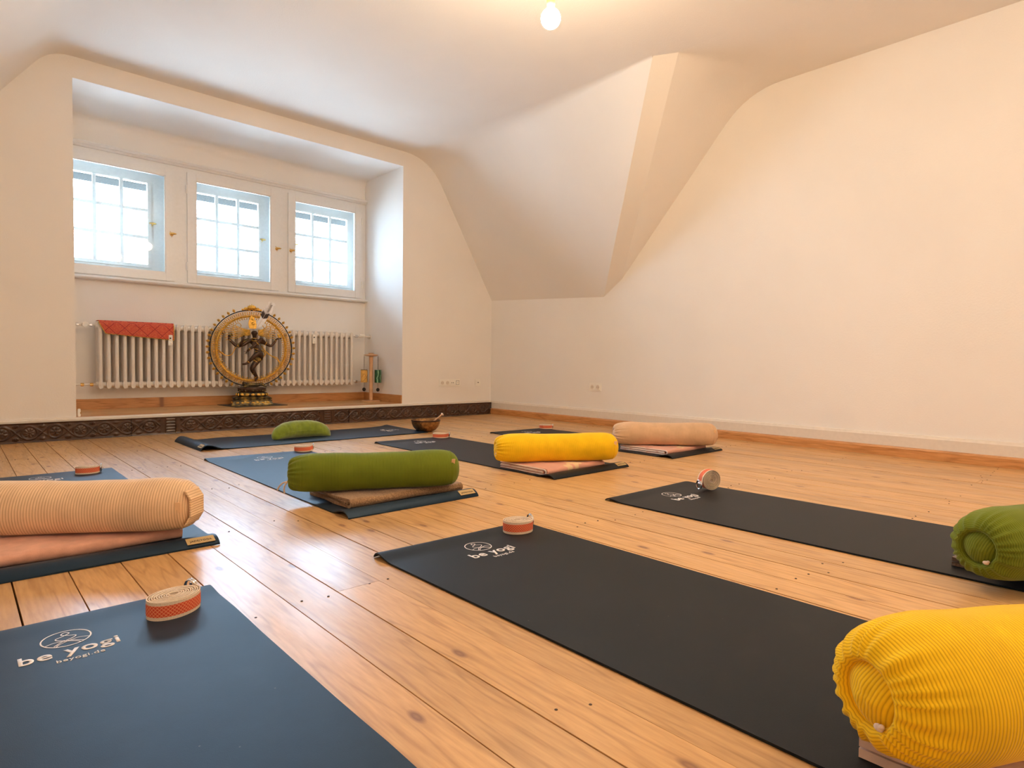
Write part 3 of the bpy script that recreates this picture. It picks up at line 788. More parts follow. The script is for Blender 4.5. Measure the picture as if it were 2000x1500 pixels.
def hump(d, h, a=0.042, b_=0.15):
    if d < a: return h * math.sin(PI / 2 * d / a) ** 0.8
    if d < b_: return h * 0.5 * (1 + math.cos(PI * (d - a) / (b_ - a)))
    return 0.0
def yoga_mat(label, cx, cy, w, L, near, far, rotz=0.0, logo=True, patch=True, wave=0.0, seed=0, mat='mat'):
    """near / far: (left, right) heights of the curl at the ends"""
    rnd = random.Random(seed)
    t = thing('yoga_mat', label, 'yoga mat', (cx, cy, 0.0002), rotz, 'rubber yoga mats')
    ds = [0, .008, .018, .030, .042, .056, .072, .09, .11, .13, .15, .2]
    n2 = 16
    yy = [-L / 2 + d for d in ds] + [-L / 2 + .2 + (L - .4) * k / n2 for k in range(1, n2)] + [L / 2 - d for d in reversed(ds)]
    nx = 14; ph = rnd.uniform(0, 6)
    def zz(xx, y):
        s_ = xx / w + 0.5
        dn, df = y + L / 2, L / 2 - y
        z = hump(dn, near[0] + (near[1] - near[0]) * s_) + hump(df, far[0] + (far[1] - far[0]) * s_, 0.02, 0.10)
        z += wave * max(0, math.sin(y * 9 + xx * 3 + ph)) ** 2 * (abs(xx) / w * 2) ** 2
        return z
    v = []
    for lay in (0, MT):
        for y in yy:
            for i in range(nx + 1):
                xx = -w / 2 + w * i / nx
                v.append((xx, y, zz(xx, y) + lay))
    R_ = len(yy); C_ = nx + 1; O = R_ * C_; f = []
    for j in range(R_ - 1):
        for i in range(nx):
            a = j * C_ + i
            f.append((a, a + C_, a + C_ + 1, a + 1)); f.append((O + a, O + a + 1, O + a + C_ + 1, O + a + C_))
        a = j * C_; f.append((a, O + a, O + a + C_, a + C_)); a = j * C_ + nx; f.append((a, a + C_, O + a + C_, O + a))
    for i in range(nx):
        f.append((i, i + 1, O + i + 1, O + i)); a = (R_ - 1) * C_ + i; f.append((a, O + a, O + a + 1, a + 1))
    me = mesh_from('sheet', v, f, M[mat], smooth=True); me.set_sharp_from_angle(angle=math.radians(45))
    link('sheet', me, t)
    if logo:
        lo = link('logo', LOGO_RING, t, (-.012, L / 2 - 0.137, MT + 0.0003 + zz(0, L / 2 - .125)))
        link('lettering', TXT_BIG, t, (-.012, L / 2 - 0.225, MT + 0.0003)); link('lettering', TXT_SMALL, t, (0.0, L / 2 - 0.256, MT + 0.0003))
    if patch:
        h = near[1]
        # label sewn on the sloping end strip, right corner
        d0, d1 = 0.008, 0.030; x0, x1 = w / 2 - .095, w / 2 - .012
        z0, z1 = zz(x1, -L / 2 + d0) + MT, zz(x1, -L / 2 + d1) + MT
        ang = math.atan2(z1 - z0, d1 - d0)
        e = bpy.data.objects.new('label_patch', B().box(-.0415, .0415, -.015, .015, 0, .0012).obj('x', M['patch']).data)
        bpy.data.objects.remove(bpy.data.objects['x']); COL.objects.link(e); e.parent = t
        e.location = ((x0 + x1) / 2, -L / 2 + (d0 + d1) / 2, (z0 + z1) / 2 + .0022); e.rotation_euler = (ang, 0, 0); e['label'] = 'gold label patch with dark lettering'
        link('lettering', TXT_PATCH, e, (0, -.006, .0013))
    return t
YA = -4.725; LA = 1.80
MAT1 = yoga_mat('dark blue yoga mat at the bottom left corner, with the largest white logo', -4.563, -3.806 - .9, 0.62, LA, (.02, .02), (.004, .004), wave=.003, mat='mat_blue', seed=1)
MAT2 = yoga_mat('black yoga mat in the middle foreground, with the big yellow bolster on its near end', -3.485, -3.872 - .9, 0.63, LA, (.02, .02), (.013, .003), seed=2)
MAT3 = yoga_mat('black yoga mat on the right, with a green bolster cut by the picture edge', -2.303, -3.838 - .9, 0.65, LA, (.02, .02), (.008, .003), seed=3)
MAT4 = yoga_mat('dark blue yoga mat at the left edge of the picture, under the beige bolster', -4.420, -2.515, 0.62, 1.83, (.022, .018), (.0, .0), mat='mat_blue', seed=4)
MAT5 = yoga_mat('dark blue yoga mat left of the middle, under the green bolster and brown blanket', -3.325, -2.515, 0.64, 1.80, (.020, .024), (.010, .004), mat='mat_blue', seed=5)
MAT6 = yoga_mat('black yoga mat under the yellow bolster in the second row', -2.140, -2.460, 0.64, 1.82, (.016, .020), (.010, .003), seed=6)
MAT7 = yoga_mat('black yoga mat nearest the long wall, under the small beige bolster', -1.035, -2.470, 0.64, 1.80, (.018, .016), (.008, .003), seed=7)
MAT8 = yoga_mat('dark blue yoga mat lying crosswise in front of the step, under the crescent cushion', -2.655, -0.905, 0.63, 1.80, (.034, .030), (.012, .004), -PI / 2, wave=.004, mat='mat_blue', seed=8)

# ================================================================== folded blankets
def blanket(name, label, mat, cx, cy, wx, dy, h, rot=0.0, folds=2, th=0.010, hem=None, seed=0, edge_r=None):
    t = thing(name, label, 'blanket', (cx, cy, MT + 0.0006), rot, 'folded blankets on the mats')
    rnd = random.Random(seed); ph = [rnd.uniform(0, 6) for _ in range(4)]
    def path(z0, z1, front):
        r = (z1 - z0) / 2; p = [(dy / 2 - front * 0.3, z1)]
        for k in range(1, 9): p.append((dy / 2 - (dy - r - front) * k / 8, z1))
        cy_ = -dy / 2 + r + front
        for k in range(1, 9): a = PI * k / 8; p.append((cy_ - r * math.sin(a) * 1.15, z0 + r + r * math.cos(a)))
        for k in range(1, 9): p.append((cy_ + (dy / 2 - cy_) * k / 8, z0))
        return p
    paths = [path(th / 2, h - th / 2, 0)]
    if folds > 1: paths.append(path(th * 1.65, h - th * 1.65, 0.022))
    v, f = [], []; nx = 26
    for pi_, p in enumerate(paths):
        n = len(p); nrm = []
        for i in range(n):
            a = Vector(p[max(i - 1, 0)]); b_ = Vector(p[min(i + 1, n - 1)]); d = (b_ - a).normalized(); nrm.append(Vector((d.y, -d.x)))
        base = len(v)
        for side in (0.5, -0.5):
            for ix in range(nx + 1):
                s_ = ix / nx; ex = 0.006 * math.sin(7 * s_ + ph[0])
                for i in range(n):
                    q = Vector(p[i]) + nrm[i] * th * 0.94 * side
                    upn = max(0, min(1, (q.y - th) / (h - th)))
                    wob = 0.0022 * math.sin(s_ * 9 + ph[1] + q.x * 14) + 0.0018 * math.sin(s_ * 21 + ph[2])
                    v.append((-wx / 2 + wx * s_ + (0.004 * math.sin(q.x * 30 + pi_ * 2)) * (1 if s_ in (0, 1) else 0), q.x + ex * (1 if q.x < 0 else .3), q.y + wob * upn))
        N = (nx + 1) * n
        for ix in range(nx):
            for i in range(n - 1):
                a = base + ix * n + i
                f.append((a, a + 1, a + n + 1, a + n)); f.append((N + a, N + a + n, N + a + n + 1, N + a + 1))
        for i in range(n - 1):
            a = base + i; f.append((a, a + N, a + N + 1, a + 1)); a = base + nx * n + i; f.append((a, a + 1, a + N + 1, a + N))
        for e_ in (0, n - 1):
            for ix in range(nx):
                a = base + ix * n + e_; f.append((a, a + n, a + n + N, a + N))
    me = mesh_from('blanket', v, f, mat, smooth=True)
    bm = bmesh.new(); bm.from_mesh(me); bmesh.ops.recalc_face_normals(bm, faces=bm.faces[:]); bm.to_mesh(me); bm.free()
    me.set_sharp_from_angle(angle=math.radians(50))
    link('folded_cloth', me, t)
    if hem:
        for sx_ in (-1, 1):
            for p in paths:
                B().tube([(sx_ * (wx / 2 + 0.0005), q[0], q[1]) for q in p], th * 0.42, 6).obj('hem', hem, t)
    return t
BL5 = blanket('folded_blanket', 'brown knitted blanket folded under the green bolster left of the middle', M['knit'], -3.290, -3.105, 0.57, 0.36, 0.038, seed=5, th=.011)
BL6 = blanket('folded_blanket', 'pink blanket with cream blossoms folded under the yellow bolster of the second row', M['flower'], -2.195, -3.105, 0.48, 0.36, 0.037, seed=6, hem=M['edge'], th=.010)
BL7 = blanket('folded_blanket', 'pink blanket with pale hem folded under the small beige bolster by the long wall', M['flower'], -1.035, -3.09, 0.49, 0.38, 0.034, seed=7, hem=M['edge'], th=.009)
BL4 = blanket('folded_blanket', 'plain pink blanket folded under the beige bolster at the left edge', M['pink'], -4.440, -3.105, 0.50, 0.40, 0.037, seed=4, hem=None, th=.011)
hb = B().box(-.006, .006, -.197, .19, 0.008, .036, .004)
hb.obj('hem', M['edge'], BL4, (.247, 0, 0))
BL2 = blanket('folded_blanket', 'cream felt blanket folded under the big yellow bolster in the foreground', M['cream'], -3.485, -5.385, 0.50, 0.34, 0.031, rot=-0.02, seed=2, folds=1, th=.0145)
BL3 = blanket('folded_blanket', 'grey brown knitted blanket folded under the green bolster on the right', M['knit_dark'], -2.285, -5.27, 0.50, 0.34, 0.026, rot=-0.05, seed=3, folds=1, th=.0124)

# ================================================================== bolsters
def bolster(label, cx, cy, deg, L, R, blanket_h, mat, seed, tag_ang=-0.35, handle=False, rope_tails=False, spin=0.0):
    rnd = random.Random(seed)
    zc = MT + 0.0006 + blanket_h + R * 0.90 - 0.003
    t = thing('bolster', label, 'bolster', (cx, cy, zc - R * 0.90), math.radians(deg), 'corduroy bolsters')
    zoff = R * 0.90
    k = R / 0.087
    h = L / 2
    prof = [(-h + .016 * k, .0335, 0), (-h + .010 * k, .0355, .1), (-h + .004 * k, .038, .25), (-h + .001, .042, .4), (-h + .002, .047, .6), (-h + .006, .0535, .85), (-h + .013, .0605, .9), (-h + .023, .067, .72), (-h + .036, .0730, .5), (-h + .053, .0785, .3), (-h + .074, .0828, .14), (-h + .100, .0856, .03)]
    nb_ = 26
    for i in range(nb_ + 1):
        u = i / nb_; prof.append((-h + .125 + (L - .125 - .105) * u, .0868 - .0026 * math.sin(PI * u) ** 2 + .0007 * math.sin(u * 17 + seed), 0))
    prof += [(h - .085, .0852, 0), (h - .066, .0825, 0), (h - .052, .0793, 0), (h - .045, .0770, 0), (h - .041, .0778, 0), (h - .037, .0745, 0), (h - .028, .0690, 0), (h - .019, .0615, 0), (h - .011, .051, 0), (h - .005, .038, 0), (h - .0015, .023, 0), (h, .009, 0), (h, .001, 0)]
    nA = 132; v = []; uvs = []; f = []
    ph = [rnd.uniform(0, 6.28) for _ in range(6)]
    u_ = 0; prev = None
    for (x, r, pl) in prof:
        r = r * k
        if prev is not None: u_ += math.hypot(x - prev[0], r - prev[1])
        prev = (x, r)
        for a in range(nA):
            an = 2 * PI * a / nA
            warp = an + 0.10 * math.sin(2 * an + ph[0]) + 0.07 * math.sin(5 * an + ph[1])
            w1 = math.cos(22 * warp + ph[2]); w2 = math.cos(9 * warp + ph[3])
            crease = (1 - abs(w1)) ** 1.3
            dr = pl * k * (0.0045 * (w1 - .5 * crease) * (0.65 + 0.35 * w2)) * (1 if r > .04 * k else .5)
            dx = -pl * k * 0.0012 * w1
            rr = r + dr
            y = rr * math.cos(an); z = rr * math.sin(an)
            # weight flattens the underside, the middle sags a little
            lim = -R * 0.90
            if z < lim * 0.8: z = lim * 0.8 + (z - lim * 0.8) * 0.55 if z < lim * 0.8 else z
            z = max(z, lim)
            z -= 0.005 * math.sin(PI * max(0, min(1, (x + h) / L))) * max(0, min(1, z / R)) 
            v.append((x + dx, y, z + zoff)); uvs.append((u_, an * R))
    n = len(prof)
    for j in range(n - 1):
        for a in range(nA):
            b_ = (a + 1) % nA
            f.append((j * nA + a, j * nA + b_, (j + 1) * nA + b_, (j + 1) * nA + a))
    f.append(tuple((n - 1) * nA + a for a in range(nA)))
    me = mesh_from('cover', v, f, mat, smooth=True, uvs=uvs)
    link('cover', me, t)
    # end panel seen inside the gathered mouth
    v, uvs, f = [(-h - .003 * k, 0, zoff)], [(0, 0)], []
    rr_ = [.008, .016, .024, .031, .036]
    c0, s0 = math.cos(spin), math.sin(spin)
    for q, r in enumerate(rr_):
        for a in range(48):
            an = 2 * PI * a / 48; y, z = r * k * math.cos(an), r * k * math.sin(an)
            v.append((-h + (-.003 + .015 * (r / .036) ** 2.4) * k + .0012 * math.sin(3 * an + q), y, z + zoff)); 
    uvs = [((y * c0 + (z - zoff) * s0), (z - zoff)) for (_, y, z) in v]
    for a in range(48): f.append((0, 1 + (a + 1) % 48, 1 + a))
    for q in range(len(rr_) - 1):
        for a in range(48):
            b_ = (a + 1) % 48; o_ = 1 + q * 48; f.append((o_ + a, o_ + b_, o_ + 48 + b_, o_ + 48 + a))
    link('end_panel', mesh_from('end_panel', v, f, mat, smooth=True, uvs=uvs), t)
    # cord knot at the mouth
    ka = -2.2
    rp = B(); ky, kz = .034 * k * math.cos(ka), .034 * k * math.sin(ka) + zoff
    rp.ball((-h + .002, ky, kz), .0052, 14, (1.0, 1.5, 1.0)); rp.ball((-h + .001, ky - .006, kz + .004), .004, 12)
    if rope_tails:
        rp.tube(smooth_pts([(-h, ky, kz), (-h - .02, ky + .010, kz - .006), (-h - .035, ky + .016, kz - .022), (-h - .042, ky + .02, kz - .036)], 5), .0035, 8)
        rp.tube(smooth_pts([(-h, ky, kz), (-h - .012, ky - .004, kz - .016), (-h - .014, ky - .006, kz - .034), (-h - .012, ky - .006, kz - .046)], 5), .0035, 8)
    rp.obj('drawstring', M['rope'], t)
    # leather tag at the seam of the other end
    tg = B().box(-.004, .012, -.0012, .0012, -.017, .017, .0006)
    ta = tg.obj('tag', M['tag'], t, (h - .043, -.0775 * k * math.cos(tag_ang), zoff + .0775 * k * math.sin(-tag_ang)), (tag_ang * -1, 0, 0))
    if handle:
        pts = []
        v, f = [], []
        for i in range(9):
            s_ = i / 8; z = .058 - .112 * s_; out = .016 * min(1, 4 * s_, 4 * (1 - s_)) + .002
            for y in (-.066, .006):
                for d in (0, .005):
                    v.append((h - .012 + out + d - (.016 if y < -.03 else 0), y, z + zoff))
        for i in range(8):
            a = 4 * i
            f += [(a, a + 2, a + 6, a + 4), (a + 1, a + 5, a + 7, a + 3), (a, a + 4, a + 5, a + 1), (a + 2, a + 3, a + 7, a + 6)]
        f += [(0, 1, 3, 2), (32, 34, 35, 33)]
        link('carry_handle', mesh_from('carry_handle', v, f, mat, uvs=[(q[2], q[1]) for q in v]), t)
    return t
bolster('beige wide-ribbed corduroy bolster at the left edge of the picture', -4.440, -3.150, -33, 0.70, 0.092, .036, M['cord_beige'], 4, handle=True, tag_ang=-.1)
bolster('green corduroy bolster on the brown blanket, left of the middle', -3.375, -3.157, -26, 0.735, 0.089, .038, M['cord_green'], 5, rope_tails=True, tag_ang=-.5)
bolster('yellow corduroy bolster in the second row, on the pink blossom blanket', -2.185, -3.132, -31, 0.73, 0.088, .037, M['cord_yellow'], 6)
bolster('beige fine-ribbed corduroy bolster nearest the long wall', -1.055, -3.115, -43, 0.73, 0.088, .034, M['cord_beige_fine'], 7)
bolster('big yellow corduroy bolster in the foreground at the right edge', -3.488, -5.404, -30, 0.69, 0.107, .031, M['cord_yellow'], 2, spin=.3)
bolster('green corduroy bolster cut by the right edge, on the grey brown blanket', -2.420, -5.308, -22, 0.69, 0.104, .026, M['cord_green'], 3, spin=.3)

# ================================================================== crescent cushion
def crescent():
    t = thing('crescent_cushion', 'green velvet crescent cushion lying on the crosswise mat', 'cushion', (-2.745, -0.93, MT + .0006), 0)
    v, f = [], []; nU, nA = 60, 40
    for i in range(nU + 1):
        u = i / nU; s_ = 2 * u - 1
        a = s_ * 1.02
        cx_, cy_ = 0.225 * math.sin(a) / math.sin(1.02), 0.13 * (math.cos(a) - 0.62) - .02
        w_ = (1 - abs(s_) ** 3.2) ** 0.55
        if i in (0, nU): w_ = 0.02
        ry = .068 * w_; rz = (.070 + .006 * math.cos(s_ * 2)) * w_ ** .9
        d = Vector((math.cos(a), -math.sin(a) * 0.75)).normalized(); nrm = Vector((-d.y, d.x))
        for k in range(nA):
            an = 2 * PI * k / nA
            pk = 1 + 0.016 * max(0, math.cos(an - 2.6)) ** 2 * (math.sin(i * .9 + 2 * math.sin(i * .37)) + .6 * math.sin(i * 1.7 + 1))
            pk += .012 * math.sin(an * 5 + i * .5)
            rr = ry * math.cos(an) * pk
            z = rz * math.sin(an) * (1 if math.sin(an) > 0 else .8) * pk
            lift = rz * .8 * .97
            v.append((cx_ + nrm.x * rr, cy_ + nrm.y * rr, max(0.0, z + lift - .004)))
    for i in range(nU):
        for k in range(nA):
            b_ = (k + 1) % nA; f.append((i * nA + k, i * nA + b_, (i + 1) * nA + b_, (i + 1) * nA + k))
    f.append(tuple(range(nA))); f.append(tuple(nU * nA + k for k in range(nA)))
    link('cover', mesh_from('cover', v, f, M['velvet'], smooth=True), t)
    # stitched seam along the outer rim
    pts = []
    for i in range(3, nU - 2):
        s_ = 2 * i / nU - 1; a = s_ * 1.02
        w_ = (1 - abs(s_) ** 3.2) ** 0.55
        d = Vector((math.cos(a), -math.sin(a) * .75)).normalized(); nrm = Vector((-d.y, d.x))
        cx_, cy_ = 0.225 * math.sin(a) / math.sin(1.02), 0.13 * (math.cos(a) - 0.62) - .02
        pts.append((cx_ - nrm.x * .0685 * w_, cy_ - nrm.y * .0685 * w_, .8 * .97 * .072 * w_ ** .9 - .002))
    B().tube(pts, .002, 6).obj('seam', M['velvet'], t)
    return t
crescent()

# ================================================================== rolled straps
def strap(label, cx, cy, z, rot, a0=.050, b0=.030, h=.038, turns=7, standing=None, tail=.03, nb=44):
    t = thing('yoga_strap', label, 'yoga strap', (cx, cy, z), rot, 'rolled cream straps with orange band')
    th = .0025
    P = []; total = turns * nb
    for i in range(total + 1):
        an = 2 * PI * i / nb; q = i / total
        a = a0 * (.14 + .86 * q); b_ = b0 * (.10 + .90 * q)
        sc = 1 + .012 * math.sin(3 * an + 1)
        P.append(Vector((a * math.cos(an) * sc, b_ * math.sin(an) * sc)))
    P = P[int(nb * .4):]
    # unrolled tail leading to the rings
    d = (P[-1] - P[-2]).normalized()
    td = Vector((1.0, 0.55)).normalized()
    last = P[-1]
    for k in range(1, 7): P.append(last + (d * (1 - k / 6) + td * (k / 6)).normalized() * 0 + Vector((0.35 * tail * k / 6, tail * k / 6 * 1.0)))
    def ribbon(pts, z0, z1, off, thick, zvar=0):
        v, f, uv = [], [], []; n = len(pts); u = 0
        for i, p in enumerate(pts):
            a = pts[max(i - 1, 0)]; b_ = pts[min(i + 1, n - 1)]; dd = (b_ - a).normalized(); nn = Vector((dd.y, -dd.x))
            if i: u += (p - pts[i - 1]).length
            o_ = p + nn * (off + thick / 2); i_ = p + nn * (off - thick / 2)
            zv = zvar * math.sin(i * .21)
            v += [(o_.x, o_.y, z0), (o_.x, o_.y, z1 + zv), (i_.x, i_.y, z1 + zv), (i_.x, i_.y, z0)]
            uv += [(u, z0), (u, z1), (u, z1), (u, z0)]
        for i in range(n - 1):
            a = 4 * i
            f += [(a, a + 4, a + 5, a + 1), (a + 1, a + 5, a + 6, a + 2), (a + 2, a + 6, a + 7, a + 3), (a + 3, a + 7, a + 4, a)]
        f += [(0, 1, 2, 3), (4 * n - 4, 4 * n - 1, 4 * n - 2, 4 * n - 3)]
        return v, f, uv
    holder = t
    if standing is not None:
        holder = t
    v, f, uv = ribbon(P, 0, h, 0, th, .0006)
    me1 = mesh_from('webbing', v, f, M['webbing'], uvs=uv)
    v, f, uv = ribbon(P[-(nb + 6):], h * .19, h * .81, th / 2 + .0003, .0006)
    me2 = mesh_from('pattern_band', v, f, M['lattice'], uvs=uv)
    e = P[-1]
    rb = B()
    for dz, dx in ((h / 2, 0), (h / 2 + .002, .004)):
        rb.torus((e.x + dx + .002, e.y + .008, dz + .003), h * .48, .0022, 28, 6, 'X')
    rb.box(e.x - .0035, e.x + .0035, e.y - .006, e.y + .004, .002, h - .002)
    objs = [link('webbing', me1, t), link('pattern_band', me2, t)]
    ro = rb.obj('rings', M['chrome'], t); objs.append(ro)
    objs[1]['label'] = 'orange lattice band'
    if standing is not None:
        for o_ in objs:
            # stand the roll on its edge: axis from z to -y
            for vtx in o_.data.vertices:
                x_, y_, z_ = vtx.co; vtx.co = (-x_, -(z_ - h / 2), max(.0005, -y_ + b0 * 1.02))
            o_.data.update()
    return t
Z1 = MT + .0008
strap('rolled cream and orange strap on the nearest mat at the bottom left', -4.368, -3.935, Z1, .42, .062, .047, .042, 10, tail=.030)
strap('rolled cream and orange strap on the middle foreground mat, beside the white logo', -3.275, -3.960, Z1, -.25, .056, .045, .042, 8, tail=.022)
strap('rolled strap standing on its edge on the right hand mat', -2.085, -4.035, Z1, -.45, .050, .049, .042, 7, standing=True, tail=.012)
strap('rolled cream and orange strap behind the beige bolster at the left', -4.240, -1.720, Z1, -.20, .050, .032, .038, 7, tail=.018)
strap('rolled strap behind the green bolster, left of the middle', -3.055, -1.650, Z1, -.35, .052, .034, .038, 6, tail=.05)
strap('rolled strap on the mat of the yellow bolster, in front of the metal bowl', -1.905, -1.595, Z1, -.75, .056, .040, .038, 6, tail=.04)
strap('rolled strap furthest back on the right, behind the yellow bolster', -0.730, -1.625, Z1, -.8, .058, .040, .038, 6, tail=.02)

# ================================================================== singing bowl with its mallet
t = thing('singing_bowl', 'hammered bronze singing bowl on the floor before the step', 'bowl', (-1.712, -1.125, 0.0002))
prof = [(0.0, 0), (.040, 0), (.062, .004), (.086, .016), (.108, .040), (.120, .068), (.1245, .094), (.1255, .103), (.1215, .103), (.1195, .094), (.114, .068), (.102, .042), (.080, .021), (.058, .010), (.0, .008)]
B().lathe(prof, 56, cap=False).obj('bowl_body', M['bowl_metal'], t)
B().lathe([(.1235, .090), (.1262, .092), (.1270, .098), (.1262, .104), (.1225, .104)], 56, cap=False).obj('rim', M['bronze'], t)
t = thing('bowl_mallet', 'light wooden mallet resting inside the bronze bowl', 'mallet', (-1.712, -1.125, 0.0))
a, b_ = Vector((-.02, .0, .022)), Vector((.150, -.045, .150))
B().tube([a, a.lerp(b_, .5), a.lerp(b_, .93)], [.009, .0065, .0065], 12).obj('handle', M['lightwood'], t)
B().tube([a.lerp(b_, .93), a.lerp(b_, .95), a.lerp(b_, .99), b_], [.008, .013, .013, .008], 14).obj('knob', M['edge'], t)

# ================================================================== column radiator
RX0, NSEC, RP = -3.850, 40, 0.0597
t = thing('radiator', 'long white column radiator under the alcove windows', 'radiator', (RX0, 0.0, 0.0))
sb = B()
for yy in (.635, .700, .765):
    sb.tube([(0, yy, .372), (0, yy, .41), (0, yy, .86), (0, yy, .897)], [.0165, .0155, .0155, .0165], 12)
prof_o = [(-.0165, .362), (-.010, .349), (0, .345), (.010, .349), (.0165, .362), (.0165, .400), (.008, .412), (-.008, .412), (-.0165, .400)]
sb.prism(prof_o, .622, .778, None, True)
sb.prism([(x, 1.268 - z) for x, z in prof_o], .622, .778, None, True)
for zz in (.382, .886):
    sb.lathe([(.021, -.0299), (.024, -.012), (.024, .012), (.021, .0299)], 14, Matrix.Translation((0, .665, zz)) @ Matrix.Rotation(PI / 2, 4, 'Y'))
sec = sb.obj('section', M['radiator'], t, (RP / 2, 0, 0))
for k in range(1, NSEC):
    c = sec.copy(); COL.objects.link(c); c.parent = t; c.location.x = RP * (k + .5)
for xk in (6.0, 20.0, 34.0):
    for zz in (.40, .87): B().box(RP * xk - .012, RP * xk + .012, .77, .80, zz - .012, zz + .012).obj('bracket', M['radiator'], t)
for xk, zz in ((9.3, .775), (32.0, .835)):
    hb = B().box(-.017, .017, .598, .622, -.048, .048, .003)
    hm = hb.obj('heat_meter', M['plastic'], t, (RP * xk, 0, zz)); hm['label'] = 'small white heat meter box'
    B().box(-.009, .005, .5965, .599, .012, .024).obj('display', M['hole'], hm)
    B().lathe([(.002, 0), (.002, .003)], 8, Matrix.Translation((.003, .5985, -.030)) @ Matrix.Rotation(PI / 2, 4, 'X')).obj('button', M['hole'], hm)
# valves and pipes (in the radiator's coordinates)
L_ = NSEC * RP; Rx = Matrix.Rotation(PI / 2, 4, 'Y')
def pipe(x0, x1, y, z, r, name, mat): B().tube([(x0, y, z), (x1, y, z)], r, 12).obj(name, mat, t)
xw = AX0 - RX0; xr = AX1 - RX0
pipe(xw - .004, 0, .665, .886, .010, 'pipe', M['radiator']); pipe(xw - .004, 0, .665, .382, .008, 'pipe', M['radiator'])
pipe(L_, xr + .004, .665, .886, .010, 'pipe', M['radiator']); pipe(L_, xr + .004, .665, .382, .008, 'pipe', M['radiator'])
v_ = B().lathe([(.013, -.022), (.016, -.012), (.016, .012), (.013, .022)], 14, Matrix.Translation((-.075, .665, .886)) @ Rx)
v_.lathe([(.019, 0), (.023, .004), (.023, .026), (.019, .032)], 20, Matrix.Translation((-.075, .650, .886)) @ Matrix.Rotation(PI / 2, 4, 'X')); v_.obj('valve', M['plastic'], t)
for xx in (-.125, -.032): B().lathe([(.013, -.010), (.015, 0), (.013, .010)], 6, Matrix.Translation((xx, .665, .886)) @ Rx, False).obj('union_nut', M['chrome'], t)
for xx in (-.095, -.03): B().lathe([(.013, -.012), (.015, 0), (.013, .012)], 6, Matrix.Translation((xx, .665, .382)) @ Rx, False).obj('union_nut', M['brass'], t)
v_ = B().lathe([(.016, -.03), (.020, -.02), (.021, .02), (.015, .03)], 18, Matrix.Translation((L_ + .115, .665, .892)) @ Rx); v_.obj('thermostat', M['plastic'], t)
B().lathe([(.014, -.018), (.016, 0), (.014, .018)], 6, Matrix.Translation((L_ + .045, .665, .886)) @ Rx, False).obj('union_nut', M['chrome'], t)
B().lathe([(.014, -.012), (.016, 0), (.014, .012)], 6, Matrix.Translation((L_ + .045, .665, .382)) @ Rx, False).obj('union_nut', M['chrome'], t)
B().lathe([(.026, -.004), (.026, .0), (.012, .004)], 16, Matrix.Translation((xr - .004, .665, .886)) @ Rx).obj('wall_rosette', M['radiator'], t)
B().lathe([(.018, -.004), (.018, .0), (.010, .004)], 16, Matrix.Translation((xr - .004, .665, .382)) @ Rx).obj('wall_rosette', M['radiator'], t)

# red brocade cloth hung over the radiator
t = thing('brocade_cloth', 'red patterned cloth with gold trim hung over the radiator', 'cloth', (-3.55, .60, .925))
nU = 50; path = [(.165, .002), (.10, .003), (.04, .003), (.018, .002), (.010, -.006), (.007, -.02)]
v, uv, f = [], [], []
NV = 12
for i in range(nU + 1):
    s_ = i / nU; xt = -.283 + .567 * s_; xb = -.236 + .520 * s_
    zb = -.108 - .040 * s_
    rip = .0035 * math.sin(s_ * 60) * .6
    col_ = [(xt, y, z) for y, z in path]
    for k in range(1, NV + 1):
        q = k / NV; col_.append((xt + (xb - xt) * q, .006 - .001 + rip * q - .002, -.02 + (zb + .02) * q))
    v += col_; uv += [(c[0] + .5, (c[2] if k >= 5 else .02 + c[1])) for k, c in enumerate(col_)]
C_ = len(path) + NV
for i in range(nU):
    for k in range(C_ - 1): a = i * C_ + k; f.append((a, a + 1, a + C_ + 1, a + C_))
me = mesh_from('sheet', v, f, M['brocade'], smooth=True, uvs=uv)
o = link('sheet', me, t); md = o.modifiers.new('t', 'SOLIDIFY'); md.thickness = .0022; md.offset = 0
bt = B()
bt.tube([Vector(v[i * C_ + C_ - 1]) + Vector((0, -.001, -.002 + .003 * math.sin(i * 2.1))) for i in range(nU + 1)], .0055, 6, flat=.5)
bt.tube([Vector(v[nU * C_ + k]) for k in range(4, C_)], .0065, 6, flat=.5); bt.tube([Vector(v[k]) for k in range(4, C_)], .0065, 6, flat=.5)
bt.obj('gold_trim', M['goldtrim'], t)

# ================================================================== dancing figure in a ring of flames
t = thing('slate_plate', 'thin dark slate plate under the bronze statue', 'plate', (-2.590, .555, AZ0), .09)
B().box(-.25, .25, -.215, .215, 0.0002, .005, .001).obj('plate', M['slate'], t)
ST = thing('dancer_statue', 'bronze statue of a four-armed dancer inside a flaming ring', 'statue', (-2.615, .500, AZ0 + .0052), math.radians(-14))
ZR = .548
def cp(x, y, d=0.0): return Vector(((x - 672) * .00075, d, ZR + (690 - y) * .000792))
pd = B()
def tier(bd, w, d, z0, z1, w2=None, d2=None):
    w2 = w if w2 is None else w2; d2 = d if d2 is None else d2
    v = [(-w / 2, -d / 2, z0), (w / 2, -d / 2, z0), (w / 2, d / 2, z0), (-w / 2, d / 2, z0), (-w2 / 2, -d2 / 2, z1), (w2 / 2, -d2 / 2, z1), (w2 / 2, d2 / 2, z1), (-w2 / 2, d2 / 2, z1)]
    bd.add(v, [(0, 3, 2, 1), (4, 5, 6, 7), (0, 1, 5, 4), (1, 2, 6, 5), (2, 3, 7, 6), (3, 0, 4, 7)])
BD = .20
tier(pd, .375, BD, 0, .012); tier(pd, .365, BD - .01, .012, .044, .335, BD - .03); tier(pd, .345, BD - .02, .044, .050)
tier(pd, .315, BD - .05, .050, .060); tier(pd, .335, BD - .03, .060, .072, .345, BD - .02); tier(pd, .345, BD - .02, .072, .084, .300, BD - .05)
